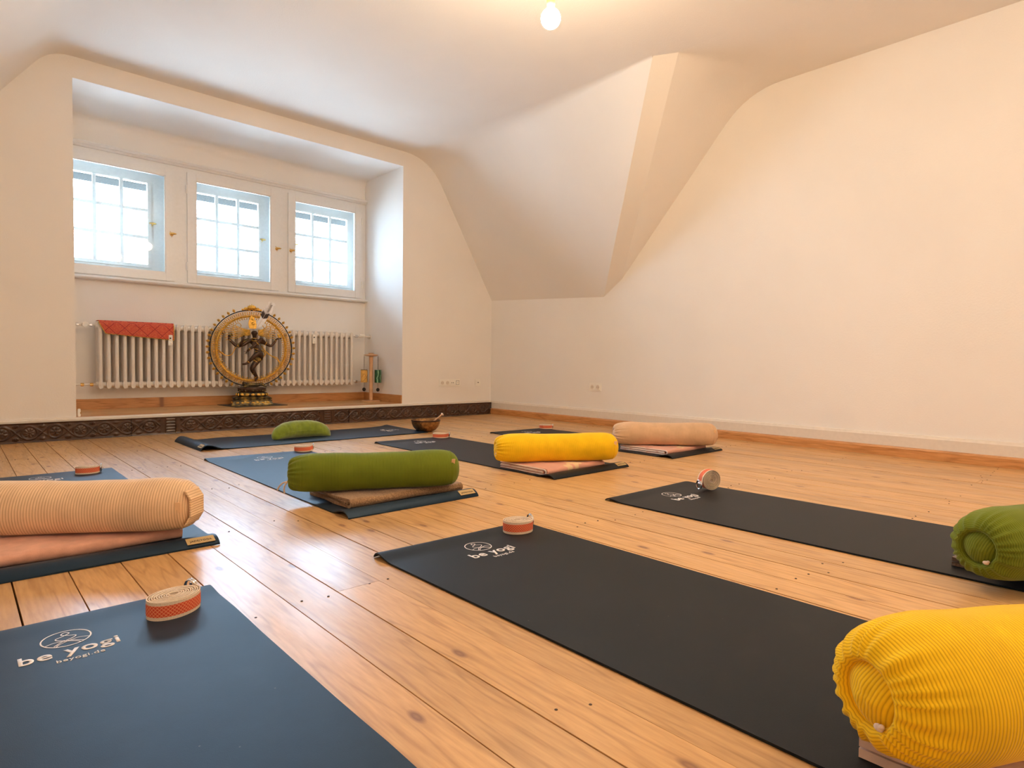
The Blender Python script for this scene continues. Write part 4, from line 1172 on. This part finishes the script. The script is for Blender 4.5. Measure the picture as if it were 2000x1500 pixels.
ped = pd.obj('pedestal', M['patina'], ST)
gb = B()
for k in range(7): 
    xx = -.135 + .045 * k; gb.ball((xx, -BD / 2 + .012, .028), .014, 10, (1.15, .5, .65))
for k in range(3): gb.ball((-.375 / 2 + .012, -.05 + .05 * k, .028), .014, 10, (.5, 1.15, .65))
gb.obj('gilt_petals', M['gold'], ped)
cu = B()
E_ = Matrix.Diagonal((1, .60, 1, 1))
cu.lathe([(.125, .084), (.138, .092), (.143, .104), (.138, .118), (.122, .126)], 40, E_)
cu.obj('cushion_tier', M['patina'], ST)
gb = B()
for k in range(9):
    a = -PI * (k + .5) / 9; gb.ball((.141 * math.cos(a), .141 * .6 * math.sin(a), .105), .017, 10, (1.0 if abs(math.cos(a)) < .8 else .5, .45, .75))
gb.obj('gilt_petals', M['gold'], ST)
B().lathe([(.108, .126), (.118, .136), (.125, .150), (.128, .160), (.124, .168), (.110, .172)], 40, E_).obj('lotus_tier', M['bronze'], ST)
gb = B()
for k in range(11):
    a = -PI * (k + .5) / 11; gb.ball((.120 * math.cos(a), .120 * .6 * math.sin(a), .143), .012, 8, (.8, .5, .8))
gb.obj('lotus_petals', M['patina'], ST)
# ring
B().torus((0, .012, ZR), .366, .0048, 120, 8).obj('outer_rim', M['black_metal'], ST)
rb = B()
for r_, q in ((.352, .0028), (.338, .0030), (.325, .0028)): rb.torus((0, .010, ZR), r_, q, 110, 6)
N_ = 108
for a_, b2 in ((.352, .338), (.338, .325)):
    for k in range(N_):
        a = 2 * PI * k / N_; rb.tube([(a_ * math.sin(a), .010, ZR + a_ * math.cos(a)), (b2 * math.sin(a), .010, ZR + b2 * math.cos(a))], .0034, 4)
rb.obj('lattice_band', M['gold'], ST)
rb = B().torus((0, .008, ZR), .312, .0120, 110, 8, flat=.75)
rb.torus((0, .004, ZR), .300, .004, 110, 6); rb.obj('inner_band', M['gold'], ST)
bb = B()
for k in range(84):
    a = 2 * PI * k / 84; bb.ball((.286 * math.sin(a), .006, ZR + .286 * math.cos(a)), .0062, 6)
    bb.tube([(.288 * math.sin(a), .006, ZR + .288 * math.cos(a)), (.300 * math.sin(a), .006, ZR + .300 * math.cos(a))], .0018, 4)
bb.obj('bead_row', M['gold'], ST)
fb = B()
fb.tube([(0, 0, -.004), (0, 0, .012)], [.0045, .007], 6)
for a, l in ((-1.05, .016), (-.5, .022), (0, .026), (.5, .022), (1.05, .016)):
    fb.tube([(0, 0, .010), (math.sin(a) * l * .6, 0, .010 + math.cos(a) * l * .55), (math.sin(a) * l * 1.05 + (.003 if a < 0 else -.003), 0, .010 + math.cos(a) * l)], [.0095, .0085, .0015], 6, flat=.7)
fme = fb.obj('flame', M['gold'], ST)
flame_mesh = fme.data; bpy.data.objects.remove(fme)
for k in range(17):
    for sg in (-1, 1):
        a = sg * math.radians(24 + k * 8.05)
        link('flame', flame_mesh, ST, (.369 * math.sin(a), .012, ZR + .370 * math.cos(a)), (0, a, 0))
cr = B()
for a, l, w_ in ((-1.25, .060, .012), (-.95, .062, .014), (-.6, .062, .016), (-.3, .066, .017), (0, .070, .018), (.3, .066, .017), (.6, .062, .016), (.95, .062, .014), (1.25, .060, .012)):
    b0 = Vector((0, .006, ZR + .358)); dv = Vector((math.sin(a) * 1.0, 0, math.cos(a)))
    cr.tube([b0 + dv * .012, b0 + dv * l * .6, b0 + dv * l], [w_ * .6, w_, .002], 8, flat=.45)
cr.ball((0, -.002, ZR + .392), .024, 12, (1.7, .7, 1))
for sg in (-1, 1): cr.ball((sg * .052, 0, ZR + .378), .016, 10, (1.2, .6, 1)); cr.ball((sg * .080, 0, ZR + .370), .010, 8, (1.2, .6, 1))
cr.obj('crest', M['gold'], ST)
# the dancer: one continuous body
def skin_body(name, joints, edges, mat, parent, root=0, levels=2):
    me = bpy.data.meshes.new(name); me.from_pydata([tuple(j[0]) for j in joints], edges, [])
    o = bpy.data.objects.new(name, me); COL.objects.link(o)
    sk = o.modifiers.new('s', 'SKIN'); sk.use_smooth_shade = True
    for i, j in enumerate(joints):
        r_ = j[1]; d = me.skin_vertices[0].data[i]; d.radius = (r_, r_) if not isinstance(r_, tuple) else r_; d.use_root = (i == root)
    sb_ = o.modifiers.new('b', 'SUBSURF'); sb_.levels = levels; sb_.render_levels = levels
    dg = bpy.context.evaluated_depsgraph_get(); dg.update()
    out = bpy.data.meshes.new_from_object(o.evaluated_get(dg)); bpy.data.objects.remove(o)
    out.materials.clear(); out.materials.append(mat)
    out.polygons.foreach_set('use_smooth', [True] * len(out.polygons))
    return link(name, out, parent)
J = [(cp(764, 765, -.02), .034),       # 0 pelvis
     (cp(728, 690, -.02), .0245),      # 1 waist
     (cp(708, 620, -.02), .035),       # 2 chest
     (cp(702, 578, -.02), .024),       # 3 neck base
     (cp(698, 548, -.022), .015),      # 4 neck
     (cp(698, 505, -.028), .033),      # 5 head
     (cp(698, 470, -.026), .024),      # 6 top of head
     # standing leg
     (cp(742, 825, -.022), .034), (cp(692, 885, -.045), .030), (cp(660, 935, -.055), .024), (cp(690, 985, -.04), .0215), (cp(730, 1042, -.02), .0135), (cp(724, 1064, -.025), .014), (cp(700, 1076, -.055), .011),
     # raised leg
     (cp(778, 775, -.06), .032), (cp(722, 752, -.105), .026), (cp(662, 812, -.105), .0195), (cp(612, 862, -.095), .0125), (cp(588, 878, -.10), .0125), (cp(545, 884, -.105), .0090),
     # left shoulder, rear arm with drum
     (cp(640, 590, -.012), .021), (cp(570, 625, .0), .017), (cp(492, 668, .005), .0165), (cp(445, 625, .0), .0145), (cp(408, 590, -.005), .0105), (cp(400, 560, -.005), .0110),
     # front left arm, raised palm
     (cp(635, 605, -.04), .018), (cp(535, 665, -.055), .016), (cp(540, 625, -.075), .0130), (cp(560, 590, -.085), .0090), (cp(566, 568, -.087), .0105),
     # right rear arm with flame
     (cp(785, 600, -.010), .020), (cp(850, 635, .0), .0165), (cp(905, 660, .002), .0150), (cp(945, 610, .0), .0125), (cp(972, 567, -.002), .0090), (cp(1000, 560, -.004), .0105),
     # right front arm thrown across the body
     (cp(780, 572, -.050), .021), (cp(740, 615, -.090), .016), (cp(668, 675, -.110), .0135), (cp(625, 705, -.112), .0090), (cp(600, 730, -.110), .0105)]
ED = [(0, 1), (1, 2), (2, 3), (3, 4), (4, 5), (5, 6), (0, 7), (7, 8), (8, 9), (9, 10), (10, 11), (11, 12), (12, 13),
      (0, 14), (14, 15), (15, 16), (16, 17), (17, 18), (18, 19), (2, 20), (20, 21), (21, 22), (22, 23), (23, 24), (24, 25),
      (20, 26), (26, 27), (27, 28), (28, 29), (29, 30), (2, 31), (31, 32), (32, 33), (33, 34), (34, 35), (35, 36), (31, 37), (37, 38), (38, 39), (39, 40), (40, 41)]
body = skin_body('body', J, ED, M['bronze'], ST)
fg = B()
def fingers(c, dirs, l=.020, r=.0022):
    for d in dirs:
        d = Vector(d).normalized(); fg.tube([c, c + d * l * .5, c + d * l * .85 + Vector((0, -.003, 0)), c + d * l + Vector((0, -.005, -.001))], [r, r, r * .9, r * .5], 6)
fingers(cp(403, 560, -.005), [(-.5, 0, .8), (-.2, 0, 1), (.1, 0, 1), (.4, 0, .9), (.9, -.2, .2)])
fingers(cp(566, 568, -.087), [(-.25, 0, 1), (-.05, 0, 1), (.15, 0, 1), (.35, 0, 1), (.9, -.2, .4)], .026)
fingers(cp(1005, 560, -.004), [(1, 0, .5), (1, 0, .2), (1, 0, -.1), (.9, 0, -.4), (.2, 0, 1)])
fingers(cp(600, 730, -.110), [(-.7, 0, -.8), (-.5, 0, -1), (-.25, 0, -1), (.0, 0, -1), (-.9, 0, .0)], .028)
fg.obj('finger_set', M['bronze'], body)
# face
fc = B(); hc = cp(698, 500, -.028)
fc.ball(hc + Vector((-.004, -.026, -.001)), .0042, 8, (.7, 1.2, 1.6))
for sx_ in (-1, 1): fc.ball(hc + Vector((-.004 + sx_ * .0095, -.0215, .005)), .0038, 8, (1.5, .6, .7)); fc.ball(hc + Vector((sx_ * .026, 0, -.004)), .006, 8, (.6, .8, 1.8))
fc.ball(hc + Vector((-.004, -.0245, -.0115)), .0042, 8, (1.5, .6, .5)); fc.obj('face', M['bronze'], body)
# ornaments
orn = B()
def band(c, r, tlt=(0, 0, 0), q=.0035):
    pts = [(r * math.cos(2 * PI * k / 20), r * math.sin(2 * PI * k / 20), 0) for k in range(20)]
    Mx = Matrix.Translation(c) @ Matrix.Rotation(tlt[1], 4, 'Y') @ Matrix.Rotation(tlt[0], 4, 'X')
    orn.tube([Mx @ Vector(p) for p in pts], q, 6, True)
band(cp(700, 568, -.02), .022); band(cp(702, 590, -.024), .031, (.25, 0)); band(cp(728, 700, -.02), .024, (0, .3)); band(cp(748, 735, -.02), .028, (0, .3), .005)
band(cp(715, 850, -.032), .028, (0, .6), .005); band(cp(728, 832, -.028), .030, (0, .6), .004)
band(cp(688, 993, -.036), .019, (0, -.45), .003); band(cp(722, 1036, -.02), .014, (0, -.45), .004)
band(cp(618, 855, -.096), .013, (0, .8), .004); band(cp(560, 632, .0), .017, (0, 1.2), .004); band(cp(838, 628, .0), .016, (0, -1.1), .004)
band(cp(725, 632, -.095), .015, (0, .9), .004); band(cp(632, 700, -.112), .009, (0, .9), .003); band(cp(957, 590, 0), .010, (0, -.6), .003); band(cp(415, 600, -.005), .010, (0, .6), .003)
band(cp(515, 655, .003), .0165, (0, 1.2), .005); band(cp(545, 640, .003), .0165, (0, 1.2), .004)
orn.obj('ornament_set', M['gold'], body)
sl = B().tube([cp(640, 588, -.02), cp(595, 610, -.018), cp(545, 640, -.014), cp(505, 668, -.008)], [.018, .0245, .0235, .017], 12)
for k in range(7): sl.torus(cp(612 - k * 16, 602 + k * 10, -.018), .021, .004, 14, 6, 'X')
sl.obj('serpent_armlet', M['patina'], body)
B().tube([cp(752, 745, -.03), cp(748, 790, -.03), cp(735, 835, -.03)], [.034, .040, .036], 14).obj('loin_cloth', M['patina'], body)
B().tube([cp(800, 800, -.03), cp(830, 760, -.02), cp(815, 725, -.01), cp(780, 705, -.01)], [.006, .012, .009, .004], 8, flat=.6).obj('sash_bow', M['gold'], ST)
# crown and headdress
ol = [(640, 450), (628, 400), (634, 350), (640, 345), (645, 318), (660, 300), (668, 278), (678, 300), (695, 320), (702, 345), (718, 352), (716, 380), (724, 395), (722, 430), (716, 452)]
B().prism([((x - 672) * .00075, ZR + (690 - y) * .000792) for x, y in ol], -.030, -.018).ball(cp(684, 388, -.033), .014, 10, (1, .5, 1.2)).ball(cp(676, 340, -.031), .010, 10, (1, .5, 1.2)).obj('crown', M['gold'], ST)
hs_ = B()
for k in range(8):
    y0 = 470 + k * 8
    hs_.tube(smooth_pts([cp(650, y0, -.012), cp(600, y0 - 4 + k * 2, -.006), cp(545, 448 + k * 14, -.003), cp(485, 425 + k * 21, -.003), cp(420, 400 + k * 25, -.003), cp(375 + (k % 2) * 12, 385 + k * 29, -.003), cp(352 + (k % 2) * 14, 408 + k * 27, -.003)], 5), [.0052 - .00007 * q for q in range(31)], 6)
    hs_.tube(smooth_pts([cp(745, y0, -.012), cp(785, y0 - 6 + k * 2, -.006), cp(822, 442 + k * 14, -.003), cp(862, 420 + k * 20, -.003), cp(905, 405 + k * 22, -.003), cp(945 - (k % 2) * 10, 380 + k * 26, -.003), cp(968 - (k % 2) * 12, 402 + k * 24, -.003)], 5), [.0052 - .00007 * q for q in range(31)], 6)
for cx_, sg in ((480, 1), (868, -1)):
    hs_.tube(smooth_pts([cp(cx_, 560 - k * 25 , -.003) + Vector((sg * (-.012 + .010 * math.sin(k)), 0, 0)) for k in range(7)], 4), .0035, 6)
hs_.tube(smooth_pts([cp(505, 450, -.003), cp(480, 410, -.003), cp(515, 385, -.003), cp(545, 415, -.003), cp(530, 445, -.003)], 5), .0035, 6)
hs_.tube(smooth_pts([cp(820, 440, -.003), cp(800, 400, -.003), cp(830, 375, -.003), cp(850, 400, -.003), cp(838, 430, -.003)], 5), .0035, 6)
hs_.obj('flying_hair', M['gold'], ST)
# drum, flame in the hand, cobra and sash
B().lathe([(.014, -.016), (.015, -.012), (.006, 0), (.015, .012), (.014, .016)], 16, Matrix.Translation(cp(425, 535, -.008)) @ Matrix.Rotation(1.1, 4, 'Y')).obj('hand_drum', M['patina'], ST)
B().tube([cp(1000, 550, -.008), cp(992, 520, -.008), cp(985, 495, -.008)], [.010, .012, .002], 8).tube([cp(1012, 552, -.008), cp(1020, 525, -.008), cp(1024, 505, -.008)], [.007, .007, .001], 8).obj('hand_flame', M['gold'], ST)
B().tube(smooth_pts([cp(505, 655, .0), cp(470, 700, -.004), cp(440, 760, -.004), cp(395, 782, -.004), cp(350, 772, -.004), cp(325, 745, -.004)], 6), .0042, 8).tube([cp(352, 776, -.004), cp(320, 755, -.004), cp(290, 725, -.004), cp(275, 710, -.004)], [.004, .017, .015, .003], 10, flat=.4).obj('cobra', M['gold'], ST)
B().tube(smooth_pts([cp(785, 655, -.01), cp(830, 720, .0), cp(900, 775, .004), cp(975, 800, .006), cp(1010, 850, .006), cp(1060, 850, .006)], 6), .0042, 8).tube(smooth_pts([cp(790, 665, -.008), cp(850, 735, .002), cp(930, 790, .005), cp(985, 830, .006), cp(1020, 890, .006), cp(1050, 895, .006)], 6), .0042, 8).obj('sash', M['gold'], ST)
# the dwarf underfoot
dj = [(Vector((0.010, -.01, .196)), .019), (Vector((-.035, -.014, .198)), .020), (Vector((-.066, -.018, .208)), .013), (Vector((-.088, -.020, .222)), .018), (Vector((.050, -.010, .194)), .020), (Vector((.085, -.012, .208)), .014), (Vector((.112, -.010, .186)), .011), (Vector((-.045, -.045, .185)), .009), (Vector((-.080, -.052, .182)), .007), (Vector((.130, -.012, .180)), .008)]
skin_body('dwarf', dj, [(0, 1), (1, 2), (2, 3), (0, 4), (4, 5), (5, 6), (1, 7), (7, 8), (6, 9)], M['patina'], ST)

# feather tucked behind the headdress, leaning on the ring
t = thing('feather', 'large white and dark barred feather stuck on the statue ring', 'feather', (0, 0, 0))
t.matrix_world = ST.matrix_world.copy()
t.location = ST.location; t.rotation_euler = ST.rotation_euler
def fpt(s_): # along the quill
    a = cp(722, 455, -.012); b2 = cp(905, 128, -.020); c = cp(800, 330, -.016); return a.lerp(c, s_).lerp(c.lerp(b2, s_), s_)
def vane(s0, s1, wl_, wr_, n, name, mat):
    bd = B()
    for i in range(n):
        s_ = s0 + (s1 - s0) * i / (n - 1); p = fpt(s_); d = (fpt(min(1, s_ + .02)) - fpt(max(0, s_ - .02))).normalized(); sd = Vector((d.z, 0, -d.x))
        k = math.sin(PI * min(1, max(.05, (s_ + .12) / 1.15))) ** .5 if s_ < .9 else (1.02 - s_) ** .5 * 2.5
        for sg, w_ in ((-1, wl_), (1, wr_)):
            l = w_ * k; tip = p + sd * sg * l + d * l * .75
            q = .0030
            bd.add([p - d * q, p + d * q, tip + d * q * .7, tip - d * q * .7, p - d * q + Vector((0, .0012, 0)), p + d * q + Vector((0, .0012, 0)), tip + d * q * .7 + Vector((0, .0012, 0)), tip - d * q * .7 + Vector((0, .0012, 0))],
                   [(0, 1, 2, 3), (7, 6, 5, 4), (0, 4, 5, 1), (1, 5, 6, 2), (2, 6, 7, 3), (3, 7, 4, 0)])
    return bd.obj(name, mat, t)
vane(.10, .44, .026, .036, 30, 'vane', M['feather']); vane(.46, .64, .034, .034, 16, 'vane', M['feather_dark'])['label'] = 'dark middle of the vane'
vane(.62, 1.0, .036, .050, 44, 'vane', M['feather'])
db = B()
for i in range(9):
    s_ = .70 + .028 * i; p = fpt(s_); d = (fpt(s_ + .02) - fpt(s_ - .02)).normalized(); sd = Vector((d.z, 0, -d.x))
    db.tube([p + sd * .004 + Vector((0, -.002, 0)), p + sd * .020 + d * .012 + Vector((0, -.002, 0))], .0016, 5)
db.obj('bar_marks', M['feather_dark'], t)
B().tube([fpt(k / 12) for k in range(13)], [.0026 * (1 - k / 14) for k in range(13)], 6).obj('quill', M['edge'], t)

# ================================================================== chime stand with two hanging chimes
t = thing('chime_stand', 'light wooden pole stand with a round top beside the radiator', 'stand', (-1.360, .440, AZ0 + .0002))
B().lathe([(.098, 0), (.100, .003), (.100, .009), (.094, .013), (.030, .015)], 40).obj('base', M['lightwood'], t)
B().lathe([(.021, .013), (.020, .10), (.0185, .25), (.020, .38), (.0225, .498)], 24).obj('pole', M['lightwood'], t)
B().lathe([(.020, .496), (.060, .503), (.080, .510), (.080, .514), (.050, .521), (.027, .524), (.027, .535), (.0, .535)], 40).obj('top_disc', M['lightwood'], t)
hk = B()
dr_ = Vector((.735, -.678, 0))
for sg in (-1, 1):
    p = dr_ * .076 * sg; hk.tube([(p.x, p.y, .512), (p.x, p.y, .498), (p.x + .003, p.y, .494), (p.x + .005, p.y, .498)], .0016, 6)
hk.obj('hook', M['chrome'], t)
def chime(label, sg, tube_mat, end_mat, dz, twist):
    p = dr_ * .076 * sg
    c = thing('wind_chime', label, 'wind chime', (-1.360 + p.x, .440 + p.y, AZ0), twist, 'tube chimes hanging on the wooden stand')
    top = .496
    b = B().tube([(0, 0, top), (0, 0, top - .145 + dz)], .0024, 6); b.ball((0, 0, top - .04), .0035, 8); b.ball((0, 0, top - .09), .0035, 8); b.obj('cord', M['black_paint'], c)
    z1 = top - .145 + dz; z0 = z1 - .140
    B().lathe([(.034, z0), (.0365, z0 + .002), (.0365, z1 - .002), (.034, z1), (.0, z1)], 32).obj('tube_body', tube_mat, c)
    B().lathe([(.0369, z1 - .005), (.0372, z1 - .001), (.035, z1 + .0008), (.0, z1 + .001)], 32, cap=False).obj('cap', end_mat, c)
    if sg < 0:
        q = B()
        for a0_, a1_ in ((0.05, 1.0),):
            pts = [(.0374 * math.cos(a), .0374 * math.sin(a), 0) for a in (a0_ + (a1_ - a0_) * k / 6 for k in range(7))]
            v = [(x_, y_, z0 + .006) for x_, y_, _ in pts] + [(x_ * .998, y_ * .998, z1 - .008) for x_, y_, _ in pts]
            q.add(v, [(k, k + 1, k + 8, k + 7) for k in range(6)])
        q.tube(smooth_pts([(.0376 * math.cos(a), .0376 * math.sin(a), z0 + .075 + .02 * math.sin(4 * a)) for a in [-1.9 + .25 * k for k in range(9)]], 3), .0012, 5)
        q.tube(smooth_pts([(.0376 * math.cos(a), .0376 * math.sin(a), z0 + .03 - .018 * math.sin(3 * a)) for a in [-1.9 + .25 * k for k in range(9)]], 3), .0012, 5)
        q.obj('painted_branch', M['black_paint'], c)
    B().tube([(0, 0, z0 + .01), (0, 0, z0 - .070)], .0014, 6).obj('lower_cord', M['black_paint'], c)
    B().lathe([(.0, -.0035), (.018, -.003), (.021, 0), (.018, .003), (.0, .0035)], 24, Matrix.Translation((0, 0, z0 - .078)) @ Matrix.Rotation(PI / 2, 4, 'X') @ Matrix.Diagonal((1, 1, 2, 1)), cap=False).obj('clapper', M['black_paint'], c)
chime('yellow tube chime with black branches, left one on the stand', -1, M['yellow_tube'], M['black_paint'], .0, -.9)
chime('green marbled tube chime, right one on the stand', 1, M['green_tube'], M['green_tube'], -.002, 0)

# ================================================================== sockets
def socket_plate(label, n, loc, rotz, kinds):
    W_ = .071 * n + .010
    s_ = thing('wall_socket', label, 'socket', loc, rotz, None)
    B().box(-W_ / 2, W_ / 2, -.009, .0, -.0405, .0405, .003).obj('frame', M['plastic'], s_)
    for k, kd in enumerate(kinds):
        cx_ = (k - (n - 1) / 2) * .071
        ins = B().box(cx_ - .0275, cx_ + .0275, -.0115, -.008, -.0275, .0275, .0015).obj('insert', M['plastic'], s_)
        mt = Matrix.Translation((cx_, -.0116, 0)) @ Matrix.Rotation(PI / 2, 4, 'X')
        if kd == 's':
            B().lathe([(.0215, 0), (.0215, .0012), (.0195, .0012), (.0190, .0002), (.0, .0002)], 28, mt, cap=False).obj('socket_well', M['skirt'], ins)
            B().lathe([(.0026, .0), (.0026, .0010)], 10, Matrix.Translation((cx_ - .0095, -.0118, 0)) @ Matrix.Rotation(PI / 2, 4, 'X')).lathe([(.0026, .0), (.0026, .0010)], 10, Matrix.Translation((cx_ + .0095, -.0118, 0)) @ Matrix.Rotation(PI / 2, 4, 'X')).obj('pin_hole', M['hole'], ins)
        elif kd == 'a':
            B().lathe([(.0052, .0), (.0052, .0012)], 14, Matrix.Translation((cx_ - .011, -.0112, 0)) @ Matrix.Rotation(PI / 2, 4, 'X')).lathe([(.0052, .0), (.0052, .0012)], 14, Matrix.Translation((cx_ + .011, -.0112, 0)) @ Matrix.Rotation(PI / 2, 4, 'X')).obj('jack', M['hole'], ins)
        elif kd == 'd':
            B().box(cx_ - .020, cx_ + .020, -.0135, -.011, -.020, .020, .001).obj('lid', M['plastic'], ins); B().box(cx_ - .023, cx_ + .023, -.0122, -.0112, -.023, .023).obj('lid_gap', M['hole'], ins)
            B().box(cx_ - .008, cx_ + .008, -.0145, -.0134, -.006, .006).obj('port', M['skirt'], ins)
        elif kd == 'p':
            B().box(cx_ - .009, cx_ + .009, -.0128, -.0112, -.004, .005).obj('port', M['hole'], ins)
    return s_
socket_plate('four-gang white socket plate low on the end wall, right of the alcove', 4, (-.616, 0, .377), 0, 'ssad')
socket_plate('single white phone socket on the end wall near the corner', 1, (-.206, 0, .375), 0, 'p')
socket_plate('double white socket on the long wall', 2, (0, -1.613, .376), -PI / 2, 'ss')
# small cable end poking out at the foot of the alcove's left jamb
t = thing('cable_end', 'small white cable plug at the foot of the left alcove edge', 'plug', (AX0 + .022, .012, AZ0 + .0002))
B().box(-.012, .006, -.006, .006, 0, .060, .003).obj('plug', M['plastic'], t)
B().lathe([(.006, .022), (.006, .034)], 10, Matrix.Translation((.004, 0, 0))).obj('contact', M['brass'], t)

# ================================================================== bare bulbs
def pendant(label, loc, mat, r=.048):
    x_, y_, z_ = loc
    p = thing('pendant_bulb', label, 'lamp', (x_, y_, ZC), 0, None)
    dz = z_ - ZC
    prof = [(r * math.sin(PI * k / 18), -r * math.cos(PI * k / 18)) for k in range(15)] + [(r * .42, r * .98), (r * .30, r * 1.18)]
    B().lathe(prof, 32, Matrix.Translation((0, 0, dz)), cap=False).obj('bulb', mat, p)
    B().lathe([(.016, dz + r * 1.1), (.020, dz + r * 1.2), (.0215, dz + r * 1.5), (.0215, dz + .118), (.012, dz + .128), (.004, dz + .134)], 24).obj('lamp_holder', M['socket'], p)
    B().tube([(0, 0, dz + .13), (.002, 0, dz + .2), (0, 0, -.02)], .0035, 8).obj('cable', M['plastic'], p)
    B().lathe([(.045, 0), (.045, -.010), (.030, -.022), (.006, -.026)], 24).obj('ceiling_rose', M['plastic'], p)
    return p
pendant('glowing bare bulb hanging from the ceiling', (-2.556, -3.393, 2.30), M['bulb'])
pendant('second glowing bare bulb further back, behind the camera', (-2.5, -6.1, 2.50), M['bulb2'])
